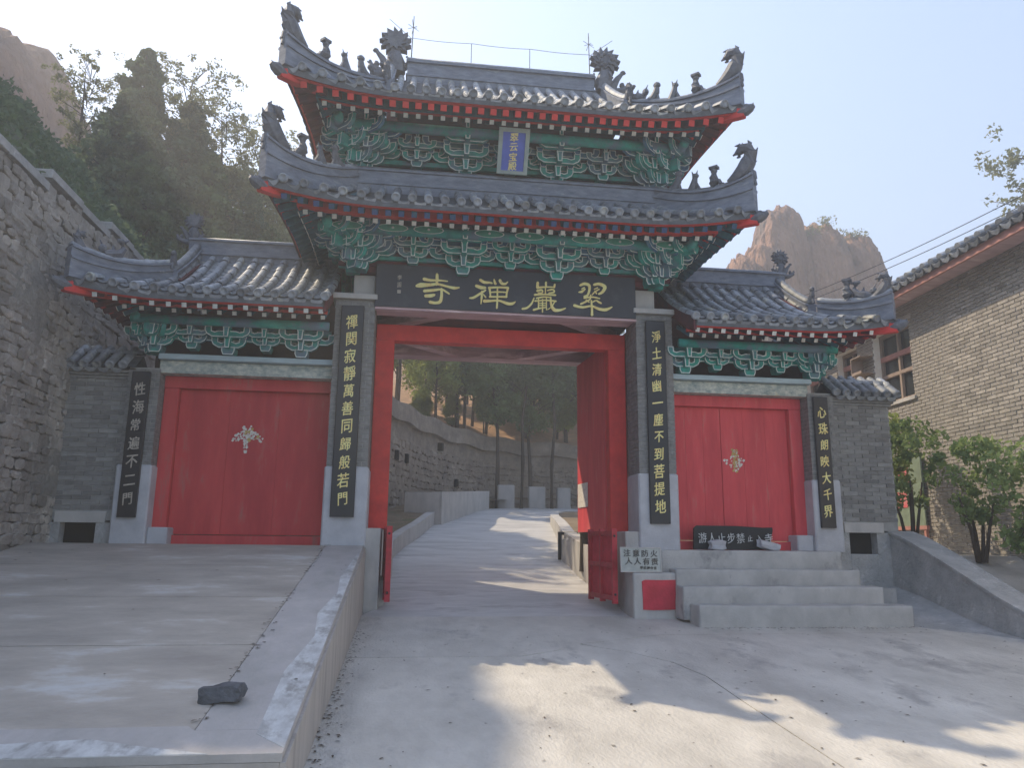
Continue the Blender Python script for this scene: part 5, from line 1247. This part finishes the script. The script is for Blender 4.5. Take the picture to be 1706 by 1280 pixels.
def tree_proto(kind, H, Rr, seed, mtl, lsize=.09, n_cl=160, per=90, trunk_r=.12, clear=.25):
    r_ = random.Random(seed); m = MB()
    bend = [Vector((r_.uniform(-.05, .05)*H*k, r_.uniform(-.05, .05)*H*k, H*k)) for k in (0, .2, .4, .6, .8, .97)]; bend[0] = Vector((0, 0, -.4))
    m.tube(bend, [trunk_r*1.25, trunk_r, trunk_r*.8, trunk_r*.6, trunk_r*.35, trunk_r*.1], 7)
    cs, rs = [], []
    for i in range(n_cl):
        t = r_.random()**(1.25 if kind == 'cone' else .9); z = H*(clear+(1-clear)*t)
        if kind == 'cone': R1 = Rr*(1-t)**.8*(.80+.30*math.sin(i*2.4))+.04
        elif kind == 'round': R1 = Rr*math.sqrt(max(.02, 1-(2*t-1)**2))*r_.uniform(.8, 1.1)
        elif kind == 'sparse': R1 = Rr*(.35+.8*t)*r_.uniform(.5, 1.)
        else: R1 = Rr*(1-.8*t)*r_.uniform(.7, 1.15)
        a = r_.uniform(0, 6.283); q = R1*(.35+.65*r_.random()**.5); x, y = q*math.cos(a), q*math.sin(a)
        cs.append((x, y, z)); rs.append({'cone': .28, 'round': .36, 'sparse': .20, 'pine': .33}[kind]*(Rr/1.6)**.4*r_.uniform(.7, 1.25)*((1.15-.75*t) if kind == 'cone' else 1))
        if i % 4 == 0:
            zb = max(.1*H, z-q*.55); tb = zb/H; m.tube([(0, 0, zb), (x*.5, y*.5, lerp(zb, z, .6)), (x, y, z)], [trunk_r*.35*(1.2-tb), trunk_r*.2, trunk_r*.07], 4)
    return m.mesh('trunk', ['bark'], True), leaves('crown', cs, rs, per, lsize, mtl, seed+100)
PR = {
 'juniper': tree_proto('cone', 8, 2.3, 1, 'leaf_dark', .075, 420, 105, .16, .06),
 'juniper2': tree_proto('cone', 7, 2.0, 2, 'leaf_mid', .075, 330, 95, .14, .06),
 'pine': tree_proto('pine', 8, 1.5, 3, 'leaf_mid', .09, 130, 110, .11, .42),
 'pine2': tree_proto('pine', 8, 1.4, 4, 'leaf_dark', .09, 130, 110, .10, .38),
 'bright': tree_proto('round', 5, 1.15, 5, 'leaf_bright', .07, 150, 130, .08, .25),
 'sparse': tree_proto('sparse', 8, 1.8, 6, 'leaf_dry', .07, 190, 26, .10, .35),
 'bushy': tree_proto('round', 4, 1.9, 7, 'leaf_dry', .07, 170, 110, .08, .10),
 'cypress': tree_proto('cone', 5.5, .95, 8, 'leaf_mid', .07, 170, 110, .09, .22)}
def tree(kind, x, y, z, sc, lab, cat='tree', grp=None, nm=None, rot=None, sz=None):
    t = thing(nm or {'juniper': 'juniper_tree', 'juniper2': 'juniper_tree', 'pine': 'pine_tree', 'pine2': 'pine_tree', 'bright': 'broadleaf_tree', 'sparse': 'sparse_tree', 'bushy': 'bushy_tree', 'cypress': 'cypress_tree'}[kind], lab, cat, (x, y, z), grp)
    a = rot if rot is not None else random.uniform(0, 6.28)
    tr, cr = PR[kind]; mw_ = Matrix.Translation((x, y, z)) @ Matrix.Rotation(a, 4, 'Z') @ Matrix.Diagonal((sc, sc, sz or sc, 1))
    inst('trunk', tr, t, mw_); inst('crown', cr, t, mw_); return t
# big trees left behind the wing roof
HT = {'juniper': 8, 'juniper2': 7, 'sparse': 8, 'bushy': 4, 'pine': 8}
def ttop(kind, x, y, top, sc, lab, wd=1.12): tree(kind, x, y, top-HT[kind]*sc*.98, sc*wd, lab, sz=sc)
ttop('juniper', -9.2, 10, 13.5, 1.0, 'tallest dark juniper rising behind the left wing roof')
ttop('juniper2', -10.0, 11.0, 12.0, .80, 'greenish juniper at the left side of the tall dark juniper')
ttop('juniper2', -8.9, 9.4, 11.6, .9, 'soft green juniper in front of the tallest one')
ttop('juniper', -8.0, 10.5, 12.3, .95, 'dark juniper just right of the tallest one behind the wing roof')
ttop('juniper2', -7.2, 10, 10.5, .95, 'broad dark juniper low behind the left wing ridge')
ttop('juniper', -6.1, 10.5, 9.6, .85, 'dark juniper beside the sunlit bush, close to the gate tower')
ttop('juniper2', -5.4, 10, 8.4, .80, 'smaller juniper beside the left eaves of the gate tower')
ttop('juniper2', -8.3, 8.4, 9.6, .70, 'dark juniper low on the slope behind the stone wall')
ttop('sparse', -11.0, 10.8, 13.5, .60, 'thin bare-twigged tree at the far left against the sky')
ttop('sparse', -8.2, 10.8, 13.6, .72, 'thin leafed tree above the dark junipers, right of their peak')
ttop('sparse', -7.1, 11, 12.5, .66, 'twiggy sapling with upright shoots right of the dark junipers')
ttop('sparse', -6.1, 11, 12.0, .66, 'low twiggy sapling touching the gate tower eaves')
ttop('bushy', -6.7, 12, 10.9, .85, 'dry yellowish bush tree between the junipers and the gate tower')
ttop('bushy', -5.2, 11.5, 8.9, .8, 'sunlit yellow-green bush just left of the lower eaves')
# trees seen through the gate, in front of the wall
PR['tallpine'] = tree_proto('pine', 8, 1.15, 33, 'leaf_mid', .075, 110, 90, .075, .55)
for i, (x, y) in enumerate(((2.55, 16.0), (3.75, 16.6), (4.85, 16.85), (5.9, 16.95))):
    tree('tallpine', x, y, 1.3, .95 if i < 3 else .9, ['tall pine with a bare trunk before the retaining wall, leftmost of the row', 'tall pine with a bare trunk, second in the row before the retaining wall', 'tall pine with a bare trunk, third in the row before the retaining wall', 'tall pine with a bare trunk, last in the row before the retaining wall'][i], 'tree', 'pines before the retaining wall', nm='pine_tree')
PRT = tree_proto('round', 6.4, 1.25, 15, 'leaf_fresh', .07, 150, 120, .075, .46); PR['tallround'] = PRT
tree('tallround', 1.75, 16.4, 1.4, 1.0, 'grey-green tree with a bare trunk just right of the parapet end', nm='broadleaf_tree')
tree('tallround', 3.1, 17.2, 1.4, .95, 'dark green tree with a bare trunk in the middle of the gateway view', nm='broadleaf_tree')
tree('bright', 4.9, 19.4, 3.4, 1.05, 'bright sunlit yellow-green tree seen beside the red door leaf', nm='broadleaf_tree')
gp = 'pines on the slope beyond the gateway'
LAB = {}
PR['thin'] = tree_proto('pine', 5.6, 1.0, 23, 'leaf_bright', .07, 100, 80, .055, .24); PR['thin2'] = tree_proto('pine', 6.0, .95, 24, 'leaf_mid', .07, 100, 85, .055, .28); PR['thin3'] = tree_proto('round', 4.6, .95, 25, 'leaf_bright', .07, 60, 80, .07, .30)
i = 0
for row in range(6):
    for k in range(15):
        u = (k+.5*(row % 2)+random.uniform(-.3, .3))/15*.86+.06; u = max(.02, min(.95, u)); p = bwp(u); q = bwp(min(1, u+.01))-bwp(max(0, u-.01)); nn_ = Vector((-q.y, q.x)).normalized()
        d = 1.3+row*2.0+random.uniform(-.7, .7); p = p+nn_*d; z = hill_at(p.x, p.y)
        if px(Vector((p.x, p.y, z+4)))[0] < 640: continue
        if i % 9 == 5: tree('thin3', p.x, p.y, z-.1, random.uniform(.8, 1.1), 'pale green leafy sapling among the thin pines beyond the gateway', 'tree', 'leafy saplings among the pines', nm='leafy_sapling')
        else: tree('thin' if i % 2 else 'thin2', p.x, p.y, z-.15, random.uniform(.85, 1.2), 'thin-trunked pine on the shaded slope beyond the gateway', 'tree', gp, nm='pine_tree')
        i += 1
for i, (x, y, s_) in enumerate(((-1.0, 17.2, .35), (.2, 18.4, .3), (1.5, 19.2, .35), (3.2, 19.6, .3))):
    tree('bright', x, y, 3.7+.3*max(0, y-17), s_, ['small bright shrub at the wall top, leftmost', 'small bright shrub at the wall top, second from left', 'small bright shrub at the wall top, behind the grey-green tree', 'small bright shrub at the wall top, behind the dark tree'][i], 'shrub', nm='shrub')
tree('sparse', 18.7, 9.4, 3.4, 1.2, 'airy tree whose branches hang over the brick building roof at the right edge')
tree('juniper2', 18.9, 9.0, 6.0, 1.05, 'green conifer behind the brick building roof')
tree('sparse', 15.0, 24.0, 6.0, .9, 'faint leafless tree on the skyline left of the brick building roof')
tree('bushy', 10.6, 15.0, 3.6, .8, 'dry bush behind the right wing roof')
# shrubs on the terrace
def shrub(x, y, z, H, Rr, n_cl, lab, seed, mtl='leaf_bush'):
    r_ = random.Random(seed); t = thing('shrub', lab, 'shrub', (x, y, z)); cs, rs = [], []; stem = MB()
    for k in range(5):
        a = r_.uniform(0, 6.28); e = Vector((x+.45*Rr*math.cos(a), y+.45*Rr*math.sin(a), z+H*.55)); stem.tube([(x+.05*math.cos(a), y+.05*math.sin(a), z), lerp(Vector((x, y, z)), e, .5)+Vector((.04, .03, 0)), e], [.035, .025, .012], 5)
    for i in range(n_cl):
        tt = r_.random(); R1 = Rr*math.sqrt(max(.05, 1-(1.7*tt-.9)**2)); a = r_.uniform(0, 6.28); q = R1*r_.random()**.5
        cs.append((x+q*math.cos(a), y+q*math.sin(a), z+H*(.38+.62*tt))); rs.append(r_.uniform(.10, .20))
    part('stems', stem, 'bark', t, True); part('foliage', leaves('foliage', cs, rs, 40, .056, mtl, seed), mtl, t)
shrub(6.85, 1.05, -.05, 2.15, .66, 40, 'leafy green shrub with bare stems just right of the tiled wall end', 31)
shrub(7.15, -.10, -.15, 1.75, .58, 34, 'dense green shrub against the building wall in the middle of the terrace', 32)
shrub(7.0, -1.35, -.75, 2.2, .5, 34, 'green shrub at the right edge of the picture', 33)
shrub(7.3, 2.3, .24, 2.2, .5, 40, 'pale yellow-green creeper shrub rising behind the tiled wall cap', 34, 'leaf_bright')
# undergrowth on the left slope
g_ = np.random.default_rng(3); cs = []
for i in range(900):
    u_, v_ = g_.random()*.93, g_.random()*.7; cs.append(Vector(slope(u_, v_))+Vector((.05, 0, .05)))
o = part('undergrowth', leaves('undergrowth', [tuple(c) for c in cs], [.28]*len(cs), 46, .075, 'leaf_dark', 41), 'leaf_dark'); tag(o, 'dark scrub covering the steep slope above the stone wall', 'undergrowth', kind='stuff')
cs = []
for i in range(26):
    X_, Y_ = random.choice(((40.9, 34.4), (40.2, 34.2), (43.5, 33.6), (44.6, 33.4), (38.6, 33.0), (46.5, 29))); p = CAM+(Vector((X_+random.uniform(-.8, .8), 60+random.uniform(-1, 1), Y_+random.uniform(-1.9, -.7)))-CAM)*.6; cs.append(tuple(p))
o = part('scrub', leaves('scrub', cs, [.38]*len(cs), 40, .09, 'leaf_dry', 61), 'leaf_dry'); tag(o, 'dry scrub growing on top of the rocky peaks', 'scrub', kind='stuff')
# fallen leaves on the forecourt and ramp
m = MB(); r_ = random.Random(5)
for i in range(900):
    if i < 750: x = r_.uniform(-1.9, 6); y = r_.uniform(-9, -1.3); z = gz(y)+.004
    else:
        x = r_.uniform(-6, -2); y = r_.uniform(-6.4, 0); z = pz(y)+.008
        if i % 5: x = -2.42+r_.gauss(0, .02)
    if i < 260: x = -1.92+abs(r_.gauss(0, .07))
    elif i < 420: x = r_.uniform(2.3, 5.9); y = -1.30-abs(r_.gauss(0, .09)); z = gz(y)+.004
    a = r_.uniform(0, 6.28); s_ = r_.uniform(.006, .018); dx, dy = s_*math.cos(a), s_*math.sin(a)
    m.add([(x-dx*1.6, y-dy*1.6, z), (x+dy*.6, y-dx*.6, z+.004), (x+dx*1.6, y+dy*1.6, z+.002), (x-dy*.6, y+dx*.6, z+.003)], [(0, 1, 2, 3)])
tag(part('leaf_litter', m, 'bark'), 'tiny dry leaves and twigs scattered over the concrete', 'leaf litter', kind='stuff')

# ================================================================== haze
hz = bpy.data.materials.new('haze'); hz.use_nodes = True; n = hz.node_tree.nodes; n.remove(n['Principled BSDF'])
pv = n.new('ShaderNodeVolumePrincipled'); pv.inputs['Color'].default_value = (.92, .95, 1, 1); pv.inputs['Density'].default_value = .0078; pv.inputs['Anisotropy'].default_value = .3
hz.node_tree.links.new(pv.outputs[0], n['Material Output'].inputs['Volume'])
M['haze'] = hz
o = part('haze', MB().box(-122, 122, -92, 152, -3.7, 58), 'haze'); o['kind'] = 'stuff'  # haze volume, added also to stand in for lens glare
